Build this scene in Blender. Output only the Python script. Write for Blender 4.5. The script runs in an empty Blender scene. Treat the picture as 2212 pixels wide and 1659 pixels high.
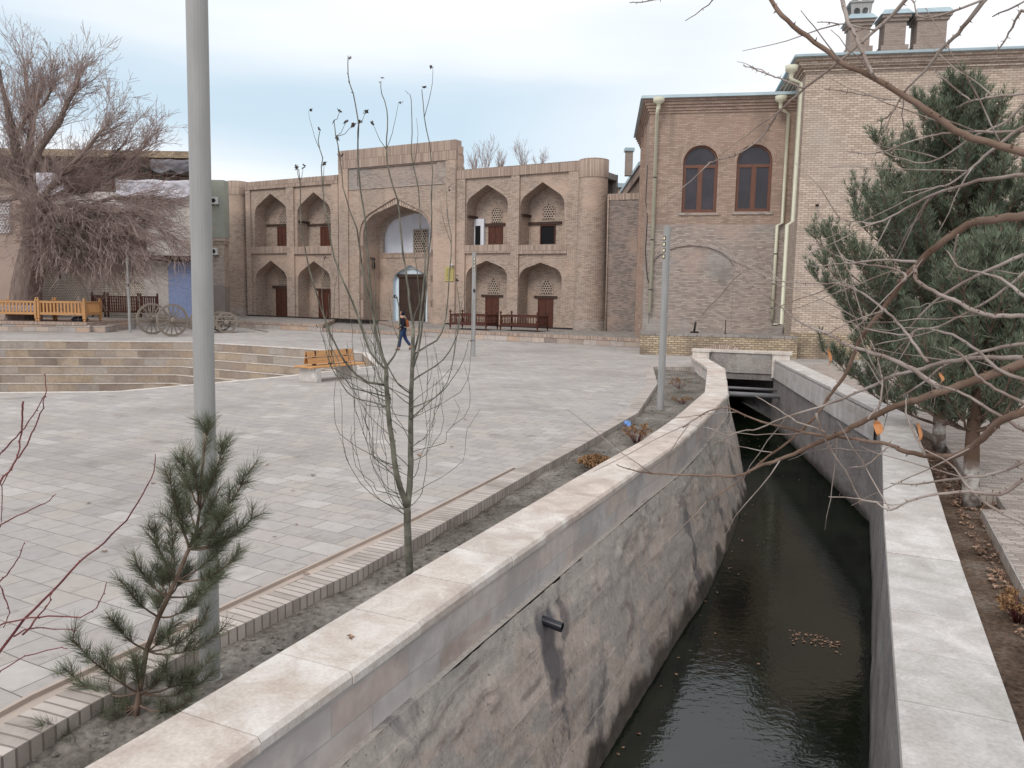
import bpy, math, random
from mathutils import Vector, Matrix, noise as mn
from mathutils.geometry import tessellate_polygon
R=math.radians; PI=math.pi
random.seed(7)
sc=bpy.context.scene; COL=sc.collection
# ------------------------------------------------------------------ camera
F0=1700.; CX,CY=1106.,829.5; PT=math.atan(197/1700.); RL=0.017; CH=2.6
fw=Vector((0,math.cos(PT),-math.sin(PT))); up0=Vector((0,math.sin(PT),math.cos(PT)))
cR=Vector((1,0,0))*math.cos(RL)+up0*math.sin(RL); cU=up0*math.cos(RL)-Vector((1,0,0))*math.sin(RL)
cd=bpy.data.cameras.new('camera'); cam=bpy.data.objects.new('camera',cd); COL.objects.link(cam)
m3=Matrix((cR,cU,-fw)).transposed(); cam.matrix_world=Matrix.Translation((0,0,CH))@m3.to_4x4()
cd.sensor_width=36; cd.lens=36*F0/2212; cd.clip_start=.05; cd.clip_end=2000; sc.camera=cam
sc.render.resolution_x=1024; sc.render.resolution_y=768
def ray(x,y): return fw+cR*((x-CX)/F0)-cU*((y-CY)/F0)
def P(x,y,z=0.):
    d=ray(x,y); return Vector((0,0,CH))+d*((z-CH)/d.z)
def PY(x,y,Y):
    d=ray(x,y); return Vector((0,0,CH))+d*(Y/d.y)
class Fr:                                  # a building's own frame: u along the wall, v into it
    def __init__(s,o,a): s.o=Vector((o[0],o[1],0)); s.a=a; s.ux=Vector((math.cos(a),math.sin(a),0)); s.vy=Vector((-math.sin(a),math.cos(a),0))
    def uv(s,x,y,v=0.):
        d=ray(x,y); c=Vector((0,0,CH)); t=((s.o+s.vy*v-c).dot(s.vy))/d.dot(s.vy); p=c+d*t
        return ((p-s.o).dot(s.ux),p.z)
    def w(s,u,v,z): return s.o+s.ux*u+s.vy*v+Vector((0,0,z))
# ------------------------------------------------------------------ light
SUN_EL=R(42); SUN_AZ=R(-150)               # soft light from behind the camera, a little left
w=bpy.data.worlds.new('World'); sc.world=w; w.use_nodes=True; nt=w.node_tree; nt.nodes.clear()
def wn(t,**k):
    n=nt.nodes.new(t)
    for a,b in k.items(): setattr(n,a,b)
    return n
out=wn('ShaderNodeOutputWorld'); sky=wn('ShaderNodeTexSky',sky_type='NISHITA',sun_disc=False,sun_elevation=SUN_EL,sun_rotation=R(210),air_density=1.,dust_density=1.5)
bg1=wn('ShaderNodeBackground'); bg1.inputs[1].default_value=.11; nt.links.new(sky.outputs[0],bg1.inputs[0])
tc=wn('ShaderNodeTexCoord'); mp=wn('ShaderNodeMapping'); mp.inputs['Scale'].default_value=(1.1,1.1,6.5); nt.links.new(tc.outputs['Generated'],mp.inputs[0])
nz=wn('ShaderNodeTexNoise'); nz.inputs['Scale'].default_value=1.5; nz.inputs['Detail'].default_value=5; nz.inputs['Roughness'].default_value=.5; nt.links.new(mp.outputs[0],nz.inputs[0])
sp=wn('ShaderNodeSeparateXYZ'); nt.links.new(tc.outputs['Generated'],sp.inputs[0])
# a thin band of blue low in the sky, lower cloud bank under it
def mth(op,a,b=None,c=None):
    n=wn('ShaderNodeMath',operation=op)
    for i,x in enumerate((a,b,c)):
        if x is None: continue
        if isinstance(x,(int,float)): n.inputs[i].default_value=x
        else: nt.links.new(x,n.inputs[i])
    return n.outputs[0]
zz=mth('ADD',sp.outputs['Z'],mth('MULTIPLY',mth('SUBTRACT',nz.outputs[0],.5),.12))
zz=mth('SUBTRACT',zz,mth('MULTIPLY',sp.outputs['X'],-.05))
band=wn('ShaderNodeValToRGB'); cr=band.color_ramp; cr.interpolation='B_SPLINE'
st=[(0,1),(.115,1),(.15,.25),(.185,.0),(.22,.15),(.26,.7),(.31,.62),(.36,.95),(1,.9)]
for i,(p,v) in enumerate(st):
    e=cr.elements[i] if i<2 else cr.elements.new(p)
    e.position=p; e.color=(v,v,v,1)
nt.links.new(zz,band.inputs[0])
xm=wn('ShaderNodeMapRange'); xm.inputs[1].default_value=-.1; xm.inputs[2].default_value=.35; nt.links.new(sp.outputs['X'],xm.inputs[0])
cov=mth('MAXIMUM',band.outputs[0],xm.outputs[0])
ccol=wn('ShaderNodeValToRGB'); cr=ccol.color_ramp; cr.elements[0].color=(.80,.83,.88,1); cr.elements[0].position=.3; cr.elements[1].color=(.99,.985,.995,1); cr.elements[1].position=.62
nt.links.new(nz.outputs[0],ccol.inputs[0])
bg2=wn('ShaderNodeBackground'); bg2.inputs[1].default_value=1.0; nt.links.new(ccol.outputs[0],bg2.inputs[0])
bgb=wn('ShaderNodeBackground'); bgb.inputs[0].default_value=(.56,.71,.82,1); bgb.inputs[1].default_value=1.
mxa=wn('ShaderNodeAddShader'); 
mx0=wn('ShaderNodeMixShader'); mx0.inputs[0].default_value=.85; nt.links.new(bg1.outputs[0],mx0.inputs[1]); nt.links.new(bgb.outputs[0],mx0.inputs[2])
mx=wn('ShaderNodeMixShader'); nt.links.new(cov,mx.inputs[0]); nt.links.new(mx0.outputs[0],mx.inputs[1]); nt.links.new(bg2.outputs[0],mx.inputs[2])
nt.links.new(mx.outputs[0],out.inputs[0])
sl=bpy.data.lights.new('sun','SUN'); sl.energy=1.35; sl.angle=R(25); sl.color=(1,.94,.86)
so=bpy.data.objects.new('sun',sl); COL.objects.link(so)
sd=Vector((math.sin(SUN_AZ)*math.cos(SUN_EL),math.cos(SUN_AZ)*math.cos(SUN_EL),math.sin(SUN_EL)))
so.rotation_euler=sd.to_track_quat('Z','Y').to_euler(); so.location=(0,0,60)
vs=sc.view_settings; sc.display_settings.display_device='sRGB'; vs.view_transform='Standard'; vs.look='None'; vs.exposure=0.22; vs.gamma=1
# ------------------------------------------------------------------ materials
def srgb(r,g,b):
    f=lambda c:((c/255+.055)/1.055)**2.4 if c>10 else c/255/12.92
    return (f(r),f(g),f(b),1)
class NT:
    def __init__(s,name,rough=.85,spec=.3):
        s.m=bpy.data.materials.new(name); s.m.use_nodes=True; s.t=s.m.node_tree; s.b=s.t.nodes['Principled BSDF']
        s.b.inputs['Roughness'].default_value=rough; s.b.inputs['Specular IOR Level'].default_value=spec; s._c={}
    def n(s,t,ins=None,**k):
        n=s.t.nodes.new(t)
        for a,b in k.items(): setattr(n,a,b)
        for a,b in (ins or {}).items():
            if hasattr(b,'is_output'): s.t.links.new(b,n.inputs[a])
            else: n.inputs[a].default_value=b
        return n
    def co(s,kind='Object',scale=(1,1,1),rot=0):
        k=(kind,scale,rot)
        if k not in s._c:
            if kind=='World': o=s.n('ShaderNodeNewGeometry').outputs['Position']
            else: o=s.n('ShaderNodeTexCoord').outputs[kind]
            if scale!=(1,1,1) or rot: o=s.n('ShaderNodeMapping',{0:o,'Scale':scale,'Rotation':(0,0,rot)}).outputs[0]
            s._c[k]=o
        return s._c[k]
    def noise(s,scale,detail=4,vec=None,rough=.55,dist=0):
        return s.n('ShaderNodeTexNoise',{'Vector':vec or s.co('World'),'Scale':scale,'Detail':detail,'Roughness':rough,'Distortion':dist}).outputs[0]
    def ramp(s,f,st,interp='LINEAR'):
        n=s.n('ShaderNodeValToRGB',{0:f}); cr=n.color_ramp; cr.interpolation=interp
        for i,(p,c) in enumerate(st):
            e=cr.elements[i] if i<2 else cr.elements.new(p)
            e.position=p; e.color=c if isinstance(c,tuple) else (c,c,c,1)
        return n.outputs[0]
    def mix(s,f,a,b,mode='MIX'):
        n=s.n('ShaderNodeMix',data_type='RGBA',blend_type=mode)
        for i,x in ((0,f),(6,a),(7,b)):
            if hasattr(x,'is_output'): s.t.links.new(x,n.inputs[i])
            else: n.inputs[i].default_value=x
        return n.outputs[2]
    def math(s,op,a,b=0.):
        return s.n('ShaderNodeMath',{0:a,1:b},operation=op).outputs[0]
    def col(s,c):
        if hasattr(c,'is_output'): s.t.links.new(c,s.b.inputs['Base Color'])
        else: s.b.inputs['Base Color'].default_value=c
        return s
    def bump(s,h,st=.3,d=.02):
        n=s.n('ShaderNodeBump',{'Height':h,'Strength':st,'Distance':d}); s.t.links.new(n.outputs[0],s.b.inputs['Normal']); return s
def simple(name,c,var=.12,scale=6,rough=.7,spec=.3,bump=.1,metal=0,vec=None):
    t=NT(name,rough,spec); f=t.noise(scale,4,vec and t.co(*vec)); a=tuple(max(0,x*(1-var)) for x in c[:3])+(1,); b=tuple(min(1,x*(1+var)) for x in c[:3])+(1,)
    t.col(t.ramp(f,[(.3,a),(.7,b)]))
    if bump: t.bump(f,bump,.01)
    t.b.inputs['Metallic'].default_value=metal
    return t.m
def brick(name,cols,mortar,bw,rh,ms,blot=(),bump=.5,off=.5,rough=.9,vec=('UV',),fine=.25,bd=.012,var2=None):
    t=NT(name,rough,.2); v=t.co(*vec)
    # wander the courses slightly
    nv=t.n('ShaderNodeTexNoise',{'Vector':v,'Scale':1.3,'Detail':1}).outputs['Color']
    dv=t.n('ShaderNodeVectorMath',{0:nv,1:(.5,.5,.5)},operation='SUBTRACT').outputs[0]
    dv=t.n('ShaderNodeVectorMath',{0:dv,'Scale':min(bw,rh)*.16},operation='SCALE').outputs[0]
    v2=t.n('ShaderNodeVectorMath',{0:v,1:dv},operation='ADD').outputs[0]
    b=t.n('ShaderNodeTexBrick',{'Vector':v2,'Color1':(0,0,0,1),'Color2':(1,1,1,1),'Mortar':(.5,.5,.5,1),'Scale':1.,'Mortar Size':ms,'Mortar Smooth':.2,'Bias':0.,'Brick Width':bw,'Row Height':rh},offset=off,offset_frequency=2)
    n=len(cols); st=[(i/(n-1),c) for i,c in enumerate(cols)]
    c=t.ramp(b.outputs['Color'],st)
    fn=t.noise(9,6,t.co('World')); c=t.mix(fine,c,t.ramp(fn,[(.25,(.38,.38,.38,1)),(.75,(.64,.64,.64,1))]),'OVERLAY')
    c=t.mix(b.outputs['Fac'],c,mortar)
    for q in blot:
        col,sca,lo,hi,am=q[:5]; st=q[5] if len(q)>5 else (1,1,1)
        f=t.ramp(t.noise(sca,5,t.co('World',st) if st!=(1,1,1) else None,.6),[(lo,0.),(hi,am)])
        c=t.mix(f,c,col,q[6] if len(q)>6 else 'MIX')
    if 'blue' not in name: c=t.n('ShaderNodeHueSaturation',{'Color':c,'Saturation':.95}).outputs[0]
    t.col(c)
    h=t.math('SUBTRACT',t.math('MULTIPLY',fn,.35),b.outputs['Fac'])
    t.bump(h,bump,bd); return t.m
MT={}
MT['brick']=brick('aged_pale_brick',[srgb(160,140,126),srgb(178,158,144),srgb(194,176,162),srgb(184,164,150)],srgb(118,104,96),.26,.068,.012,
   [(srgb(196,170,152),.30,.50,.62,.6),(srgb(146,134,126),.45,.55,.75,.55),(srgb(206,192,178),1.7,.64,.75,.35,(.6,.6,2.)),(srgb(126,114,106),.8,.6,.8,.5,(1,1,.35))],bump=.5)
MT['brick_niche']=brick('niche_brick',[srgb(154,140,128),srgb(176,160,148),srgb(192,178,166)],srgb(116,104,96),.26,.068,.011,[(srgb(160,145,130),.7,.55,.65,.5),(srgb(90,82,76),.6,.55,.75,.5)],bump=.7)
MT['soldier']=brick('upright_course_brick',[srgb(148,128,117),srgb(176,155,141),srgb(192,172,158)],srgb(122,106,97),.085,1.3,.013,[(srgb(162,142,130),.6,.5,.7,.6)],off=0.,bump=.7)
MT['grey_brick']=brick('weathered_grey_brick',[srgb(116,106,102),srgb(148,134,126),srgb(168,152,144)],srgb(124,114,110),.26,.068,.011,
   [(srgb(172,148,134),.28,.5,.58,.7),(srgb(112,110,110),.35,.52,.68,.7)],bump=.8)
MT['brown_brick']=brick('brown_brick',[srgb(146,124,112),srgb(162,140,127),srgb(176,154,140)],srgb(138,120,110),.27,.078,.010,
   [(srgb(172,146,130),.25,.45,.7,.5),(srgb(118,104,96),.5,.56,.72,.6,(1,1,.4)),(srgb(184,170,160),1.2,.6,.72,.4),(srgb(104,92,86),.9,.6,.75,.45,(1,1,.12))],bump=.6)
MT['patched_brick']=brick('patched_grey_brick',[srgb(136,124,118),srgb(164,150,142),srgb(180,166,156)],srgb(150,140,134),.27,.075,.012,
   [(srgb(178,156,144),.4,.5,.62,.6),(srgb(160,156,152),.3,.5,.6,.7),(srgb(116,108,104),.7,.6,.75,.5)],bump=.9)
MT['pale_brick']=brick('pale_yellow_brick',[srgb(172,155,141),srgb(190,173,158),srgb(203,187,172)],srgb(134,118,108),.28,.092,.010,
   [(srgb(172,158,150),.35,.48,.7,.6),(srgb(140,127,119),.5,.58,.75,.55),(srgb(132,118,110),.9,.6,.75,.4,(1,1,.12)),(srgb(214,196,174),.9,.6,.75,.3)],bump=.6)
MT['base_brick']=brick('yellow_base_brick',[srgb(158,138,114),srgb(184,164,134),srgb(198,180,152)],srgb(126,114,104),.27,.095,.016,
   [(srgb(112,100,90),.6,.48,.62,.7),(srgb(150,136,124),.5,.6,.72,.6)],bump=1.)
MT['chimney_brick']=brick('chimney_brick',[srgb(140,124,115),srgb(162,146,136),srgb(150,132,122)],srgb(140,128,120),.26,.075,.012,[(srgb(130,116,108),.8,.5,.7,.4)],bump=.5)
MT['stone_blocks']=brick('mixed_stone_blocks',[srgb(160,158,158),srgb(180,164,152),srgb(136,124,118),srgb(188,178,172),srgb(184,156,134),srgb(160,148,142)],srgb(120,110,102),.75,.27,.01,[(srgb(110,100,94),.9,.55,.75,.5)],bump=.5,fine=.5)
MT['pool_stone']=brick('pool_step_stone',[srgb(158,146,136),srgb(142,128,118),srgb(172,154,136),srgb(162,155,150),srgb(170,152,132),srgb(138,128,122)],srgb(146,135,127),.95,.36,.008,[(srgb(96,84,74),.7,.5,.72,.55),(srgb(164,142,114),.6,.6,.75,.4)],bump=.5,fine=.6)
MT['paving']=brick('stone_paving',[srgb(156,151,149),srgb(165,159,156),srgb(172,165,161),srgb(160,155,153),srgb(172,164,157),srgb(167,162,159),srgb(181,176,172)],srgb(112,105,101),.42,.305,.005,
   [(srgb(150,145,142),.35,.48,.7,.45),(srgb(152,144,137),2.2,.58,.75,.35),(srgb(190,186,184),.16,.5,.7,.3),(srgb(128,122,118),.22,.5,.66,.4),(srgb(126,119,115),6,.58,.7,.4),(srgb(116,108,103),1.1,.6,.7,.45),(srgb(186,180,175),1.6,.6,.72,.35)],bump=.45,vec=('Object',(1,1,1),R(27.8)),fine=.35,bd=.004)
MT['edge_brick']=brick('edging_brick',[srgb(164,154,147),srgb(180,170,163),srgb(192,182,175)],srgb(134,124,117),.085,.34,.008,[(srgb(110,102,94),1.5,.5,.7,.5),(srgb(176,138,120),.4,.66,.75,.5)],off=0.,bump=.7)
MT['right_paving']=brick('narrow_brick_paving',[srgb(140,128,122),srgb(170,158,150),srgb(184,174,166)],srgb(104,96,90),.30,.065,.006,[(srgb(128,120,114),.6,.5,.7,.4)],bump=.5,vec=('Object',(1,1,1),R(14)))
MT['terrace_top']=brick('terrace_paving',[srgb(128,122,118),srgb(156,148,142),srgb(144,138,134)],srgb(110,104,98),.3,.3,.01,[(srgb(110,104,100),.4,.5,.7,.5)],bump=.4,vec=('Object',(1,1,1),R(30)))
def latt(name,c,dark,bw,rh,ms):
    t=NT(name,.9,.2); b=t.n('ShaderNodeTexBrick',{'Vector':t.co('UV'),'Color1':dark,'Color2':dark,'Mortar':c,'Scale':1.,'Mortar Size':ms,'Mortar Smooth':.1,'Bias':0.,'Brick Width':bw,'Row Height':rh},offset=.5,offset_frequency=2)
    fn=t.noise(3,4); t.col(t.mix(.3,b.outputs[0],t.ramp(fn,[(.3,(.3,.3,.3,1)),(.7,(.7,.7,.7,1))]),'OVERLAY')); t.bump(b.outputs[1],1,.05); return t.m
MT['perforated']=latt('pierced_brickwork',srgb(222,213,200),srgb(92,70,64),.165,.115,.034)
MT['whitewash']=brick('whitewashed_brick',[srgb(206,198,192),srgb(218,211,206),srgb(226,220,216)],srgb(186,177,171),.27,.085,.012,[(srgb(172,164,158),.4,.5,.7,.5)],bump=.5)
MT['blue_brick']=brick('blue_painted_brick',[srgb(150,166,208),srgb(162,176,216),srgb(172,184,216)],srgb(134,148,190),.27,.085,.012,[(srgb(150,150,184),.4,.5,.75,.5)],bump=.5)
def stone(name,c1,c2,c3,bump=.25,am=.55,st_=.4):
    t=NT(name,.75,.3); at=t.n('ShaderNodeAttribute',attribute_name='var').outputs['Fac']
    c=t.ramp(at,[(0,c1),(.5,c2),(1,c3)])
    f=t.noise(3.2,7,None,.65,.6); c=t.mix(am,c,t.ramp(f,[(.3,(.3,.28,.27,1)),(.5,(.5,.5,.5,1)),(.68,(.74,.74,.76,1))]),'OVERLAY')
    g=t.noise(1.4,6,t.co('World',(1,1,2)),.7,1.2); c=t.mix(t.ramp(g,[(.55,0.),(.7,st_)]),c,srgb(164,148,134))
    e_=t.noise(.9,5,None,.6); c=t.mix(t.ramp(e_,[(.5,0.),(.68,.35)]),c,srgb(150,140,133))
    h=t.noise(40,4); c=t.mix(.12,c,t.ramp(h,[(.3,0.),(.7,1.)]),'OVERLAY')
    t.col(c).bump(t.math('ADD',t.math('MULTIPLY',f,1.),t.math('MULTIPLY',h,.2)),bump,.012); return t.m
MT['coping']=stone('sandstone_coping',srgb(188,174,164),srgb(202,194,187),srgb(194,184,176))
MT['coping_light']=stone('white_sandstone_coping',srgb(176,172,169),srgb(192,187,183),srgb(178,174,170),.3,.5,.4)
def facing(name,cols,blot):
    return brick(name,cols,srgb(188,182,176),.85,.215,.008,blot,bump=.35,fine=.45)
MT['facing']=facing('wall_facing_stone',[srgb(190,172,163),srgb(202,187,179),srgb(192,187,184),srgb(206,197,192),srgb(198,180,168)],[(srgb(206,200,197),2.2,.56,.66,.6,(1,1,2.2)),(srgb(138,122,114),1.2,.52,.7,.5),(srgb(160,156,155),.7,.5,.56,.5)])
MT['facing_far']=facing('wall_facing_whitish',[srgb(168,160,154),srgb(182,174,170),srgb(176,172,172)],[(srgb(206,204,204),1.4,.5,.65,.6,(1.5,1.5,.7)),(srgb(140,130,126),1.,.55,.75,.5)])
def spout_at(px,py):
    def near(p):
        best=None
        for a,b in zip(LF,LF[1:]):
            a=Vector(a);b=Vector(b); d=b-a; t=max(0,min(1,(p-a).dot(d)/d.dot(d))); q=a+d*t; n=Vector((d.y,-d.x)).normalized()
            if best is None or (p-q).length<best[0]: best=((p-q).length,(p-q).dot(n),n)
        return best
    r=None
    for i in range(10,180):
        z=-i*.01; p=P(px,py,z); q=near(Vector((p.x,p.y))); e=abs(q[1]-(.04+.56*max(0,(-.165-z)/1.985)))
        if r is None or e<r[0]: r=(e,p,q[2])
    return r[1],r[2]
LF=[(-4.45,-3),(-1.24,3.74),(-.28,5.86),(.65,7.85),(1.71,10.14),(2.59,11.95),(3.53,14.2),(5.07,18.24),(6.70,24.64),(7.2,29.3)]
SPOUT,SPN=spout_at(1182,1340)
def concrete(name,a,b,stain,water=-1.9,pale=None):
    t=NT(name,.9,.25)
    f=t.noise(1.6,8,None,.65,.4); c=t.ramp(f,[(.3,a),(.7,b)])
    s=t.noise(.9,7,t.co('World',(1.,1.,.6)),.6,.3); c=t.mix(t.ramp(s,[(.52,0.),(.66,.75)]),c,stain)
    pl=t.noise(5,7,t.co('World',(.6,.6,2.2)),.7,.2); c=t.mix(t.ramp(pl,[(.55,0.),(.7,.35)]),c,pale or srgb(196,186,178))
    if name.startswith('rough'):
        X=t.n('ShaderNodeSeparateXYZ',{0:t.co('World')}); wv=t.math('MULTIPLY',t.math('SUBTRACT',t.noise(4,4),.5),.35)
        dx=t.math('ADD',t.math('SUBTRACT',X.outputs[0],SPOUT[0]),wv); dy=t.math('SUBTRACT',X.outputs[1],SPOUT[1]); dd_=t.math('SQRT',t.math('ADD',t.math('MULTIPLY',dx,dx),t.math('MULTIPLY',dy,dy)))
        k1=t.n('ShaderNodeMapRange',{0:dd_,1:.34,2:.16,3:0.,4:1.}).outputs[0]; k2=t.n('ShaderNodeMapRange',{0:X.outputs[2],1:SPOUT[2]+.05,2:SPOUT[2]-.1,3:0.,4:.85}).outputs[0]
        c=t.mix(t.math('MULTIPLY',k1,k2),c,srgb(92,90,96))
    s2=t.noise(.8,6,t.co('World',(.5,.5,1.6)),.65,1.); c=t.mix(t.ramp(s2,[(.52,0.),(.66,.6)]),c,pale or srgb(150,138,130))
    k=t.noise(14,7,None,.75); c=t.mix(.7,c,t.ramp(k,[(.25,(.22,.22,.22,1)),(.75,(.78,.78,.78,1))]),'OVERLAY')
    z=t.n('ShaderNodeSeparateXYZ',{0:t.co('World')}).outputs[2]
    zz=t.math('ADD',z,t.math('MULTIPLY',t.noise(2.5,5),.35))
    c=t.mix(t.n('ShaderNodeMapRange',{0:zz,1:water+.33,2:water+.13,3:0.,4:.85}).outputs[0],c,srgb(52,48,44))
    t.col(c).bump(t.math('ADD',f,t.math('MULTIPLY',k,.8)),.9,.035); return t.m
def rough_concrete():
    t=NT('rough_canal_concrete',.92,.2); X=t.n('ShaderNodeSeparateXYZ',{0:t.co('World')}); z=X.outputs[2]
    def MR(v,a,b,c=0.,d=1.): return t.n('ShaderNodeMapRange',{0:v,1:a,2:b,3:c,4:d}).outputs[0]
    n1=t.noise(1.3,7,None,.62,.3); c=t.ramp(n1,[(.35,srgb(180,166,157)),(.5,srgb(192,177,167)),(.65,srgb(202,189,180))])
    g=t.noise(.75,7,t.co('World',(1,1,1.3)),.62,.5); c=t.mix(t.ramp(g,[(.50,0.),(.535,.85)]),c,srgb(172,165,160))          # grey cement patches
    zz=t.math('ADD',z,t.math('MULTIPLY',t.math('SUBTRACT',t.noise(1.7,6),.5),.7)); c=t.mix(MR(zz,-.55,-.42,0,.8),c,srgb(180,174,167))  # cement smeared under the blocks
    for k,(sc_,st_) in enumerate((((1,1,.55),.8),((.5,.5,1.6),.7))):
        d=t.noise(.85+k*.5,7,t.co('World',sc_),.65,.6); c=t.mix(t.ramp(d,[(.565,0.),(.62,st_)]),c,srgb(112,109,112) if k==0 else srgb(136,124,118))
    w_=t.noise(6,6,t.co('World',(.5,.5,2.5)),.7); c=t.mix(t.ramp(w_,[(.6,0.),(.68,.5)]),c,srgb(206,196,188))
    # board seams of the formwork
    sz=t.math('FRACT',t.math('DIVIDE',t.math('ADD',z,t.math('MULTIPLY',t.noise(.8,2),.05)),.31)); sm=t.ramp(sz,[(0.,.7),(.035,.7),(.05,0.),(1.,0.)]); c=t.mix(t.math('MULTIPLY',sm,t.ramp(t.noise(1.1,3),[(.45,0.),(.6,1.)])),c,srgb(200,186,174))
    k=t.noise(16,8,None,.78); c=t.mix(.6,c,t.ramp(k,[(.25,(.25,.25,.25,1)),(.75,(.75,.75,.75,1))]),'OVERLAY')
    pt=t.noise(30,3,None,.5); c=t.mix(t.ramp(pt,[(.66,0.),(.72,.7)]),c,srgb(80,74,70))
    wv=t.math('MULTIPLY',t.math('SUBTRACT',t.noise(3.5,6),.5),.5)
    dx=t.math('ADD',t.math('SUBTRACT',X.outputs[0],SPOUT[0]),wv); dy=t.math('SUBTRACT',X.outputs[1],SPOUT[1]); dd_=t.math('SQRT',t.math('ADD',t.math('MULTIPLY',dx,dx),t.math('MULTIPLY',dy,dy)))
    k1=MR(dd_,.62,.5); k0=MR(dd_,.2,.14); k1=t.math('MAXIMUM',k0,t.math('MULTIPLY',k1,t.ramp(t.noise(1.8,5),[(.55,0.),(.6,.8)]))); k2=MR(zz,SPOUT[2]+.15,SPOUT[2]-.02,0,.85); c=t.mix(t.math('MULTIPLY',k1,k2),c,srgb(92,90,96))
    c=t.mix(MR(zz,-1.72,-1.88,0,.85),c,srgb(58,54,48))
    t.col(c).bump(t.math('ADD',t.math('MULTIPLY',k,1.),t.math('MULTIPLY',sm,.3)),.5,.02); return t.m
MT['concrete']=rough_concrete()
MT['concrete_grey']=concrete('grey_canal_concrete',srgb(118,112,112),srgb(146,140,138),srgb(92,90,92),pale=srgb(150,148,148))
MT['plaster_grey']=concrete('grey_plaster',srgb(140,134,130),srgb(170,164,160),srgb(120,114,112),-6,pale=srgb(186,184,184))
def soil():
    t=NT('bare_soil',1,.1); f=t.noise(1.2,7,None,.6); k=t.noise(16,6,None,.7)
    c=t.ramp(f,[(.35,srgb(94,88,82)),(.55,srgb(128,122,116)),(.7,srgb(148,142,136))]); c=t.mix(.75,c,t.ramp(k,[(.3,(.15,.15,.15,1)),(.7,(.8,.8,.8,1))]),'OVERLAY')
    t.col(c).bump(t.math('ADD',k,f),.8,.03); return t.m
MT['soil']=soil()
def soil2():
    t=NT('leafy_soil',1,.1); f=t.noise(2.2,7,None,.6); k=t.noise(22,6,None,.7)
    c=t.ramp(f,[(.35,srgb(70,60,54)),(.55,srgb(104,90,80)),(.72,srgb(120,112,106))]); c=t.mix(.8,c,t.ramp(k,[(.3,(.12,.12,.12,1)),(.7,(.85,.8,.75,1))]),'OVERLAY')
    t.col(c).bump(t.math('ADD',k,f),.8,.03); return t.m
MT['soil_dark']=soil2()
def water():
    t=NT('dark_canal_water',.5,0.); a=t.noise(7,3,t.co('World',(.8,1.3,1),R(-20)),.5,.6); b=t.noise(26,3,t.co('World',(1,.6,1),R(-30)),.5)
    g=t.noise(1.2,4); t.col(t.ramp(g,[(.4,(.002,.004,.002,1)),(.7,(.008,.011,.005,1))]))
    bp=t.n('ShaderNodeBump',{'Height':t.math('ADD',t.math('MULTIPLY',a,.8),t.math('MULTIPLY',b,.25)),'Strength':.12,'Distance':.03})
    gl=t.n('ShaderNodeBsdfGlossy',{'Color':(.95,.98,1,1),'Roughness':.03,'Normal':bp.outputs[0]})
    lw=t.n('ShaderNodeFresnel',{'IOR':1.33}); f=t.n('ShaderNodeMapRange',{0:lw.outputs[0],1:.02,2:.28,3:.38,4:.09}).outputs[0]
    mx=t.n('ShaderNodeMixShader',{0:f,1:t.b.outputs[0],2:gl.outputs[0]}); o=[n for n in t.t.nodes if n.type=='OUTPUT_MATERIAL'][0]; t.t.links.new(mx.outputs[0],o.inputs[0]); return t.m
MT['water']=water()
def wood(name,a,b,rough=.6,sc_=(1,12,12)):
    t=NT(name,rough,.3); f=t.noise(3,5,t.co('Object',sc_)); t.col(t.ramp(f,[(.3,a),(.7,b)])).bump(f,.2,.005); return t.m
MT['wood_orange']=wood('varnished_orange_wood',srgb(172,126,82),srgb(196,152,106),.45)
MT['wood_bench']=wood('bench_board_wood',srgb(184,134,84),srgb(208,160,108),.5)
MT['wood_dark']=wood('dark_brown_wood',srgb(58,32,26),srgb(92,50,38),.5,(12,12,1))
MT['wood_door']=wood('red_brown_door_wood',srgb(66,40,33),srgb(98,58,45),.55,(12,12,1))
MT['wood_gate']=wood('dark_gate_wood',srgb(48,36,32),srgb(78,60,52),.6,(12,12,1))
MT['wood_lintel']=wood('old_lintel_wood',srgb(50,38,34),srgb(84,64,56),.8)
MT['wood_grey']=wood('weathered_grey_wood',srgb(108,98,90),srgb(152,142,132),.9)
MT['wood_window']=wood('russet_window_wood',srgb(98,66,54),srgb(116,80,67),.5,(8,8,1))
MT['white']=simple('white_limewash',srgb(214,216,224),.05,2,.9,bump=.05)
MT['white_blue']=simple('pale_blue_white_paint',srgb(205,218,228),.04,3,.7)
MT['metal_grey']=simple('grey_painted_metal',srgb(150,150,149),.09,4,.5,.4,.08,vec=('Object',(3,3,.5)))
MT['pipe_cream']=simple('cream_drainpipe_paint',srgb(200,198,178),.06,3,.45,.4,.02)
MT['roof_metal']=simple('blue_grey_sheet_metal',srgb(156,174,182),.12,1.5,.45,.5,.03)
MT['lattice_clay']=simple('fired_clay_lattice',srgb(176,160,146),.1,3,.9)
MT['dark']=simple('inner_shade_black',(.008,.008,.01,1),.1,2,.9,bump=0)  # near-black colour that paints the shade inside holes and doorways
MT['glass']=simple('dark_window_glass',srgb(52,46,52),.3,1.2,.15,.5,0)
MT['tarp_grey']=simple('grey_tarpaulin',srgb(110,108,114),.25,1.8,.6,.3,.4)
MT['tarp_white']=simple('white_tarpaulin',srgb(208,206,216),.1,1.2,.5,.3,.4)
MT['green_wall']=simple('grey_green_render',srgb(156,160,150),.06,1,.9)
MT['beige_wall']=simple('beige_clay_render',srgb(168,150,140),.08,.8,.95,bump=.3)
MT['beige2']=simple('buff_clay_render',srgb(150,140,132),.1,.8,.95)
MT['ac_white']=simple('white_plastic',srgb(206,208,208),.03,3,.4)
MT['bark_mulberry']=simple('furrowed_grey_bark',srgb(122,108,102),.35,3.5,.95,.1,.8,0,('Object',(3,3,.6)))
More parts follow.
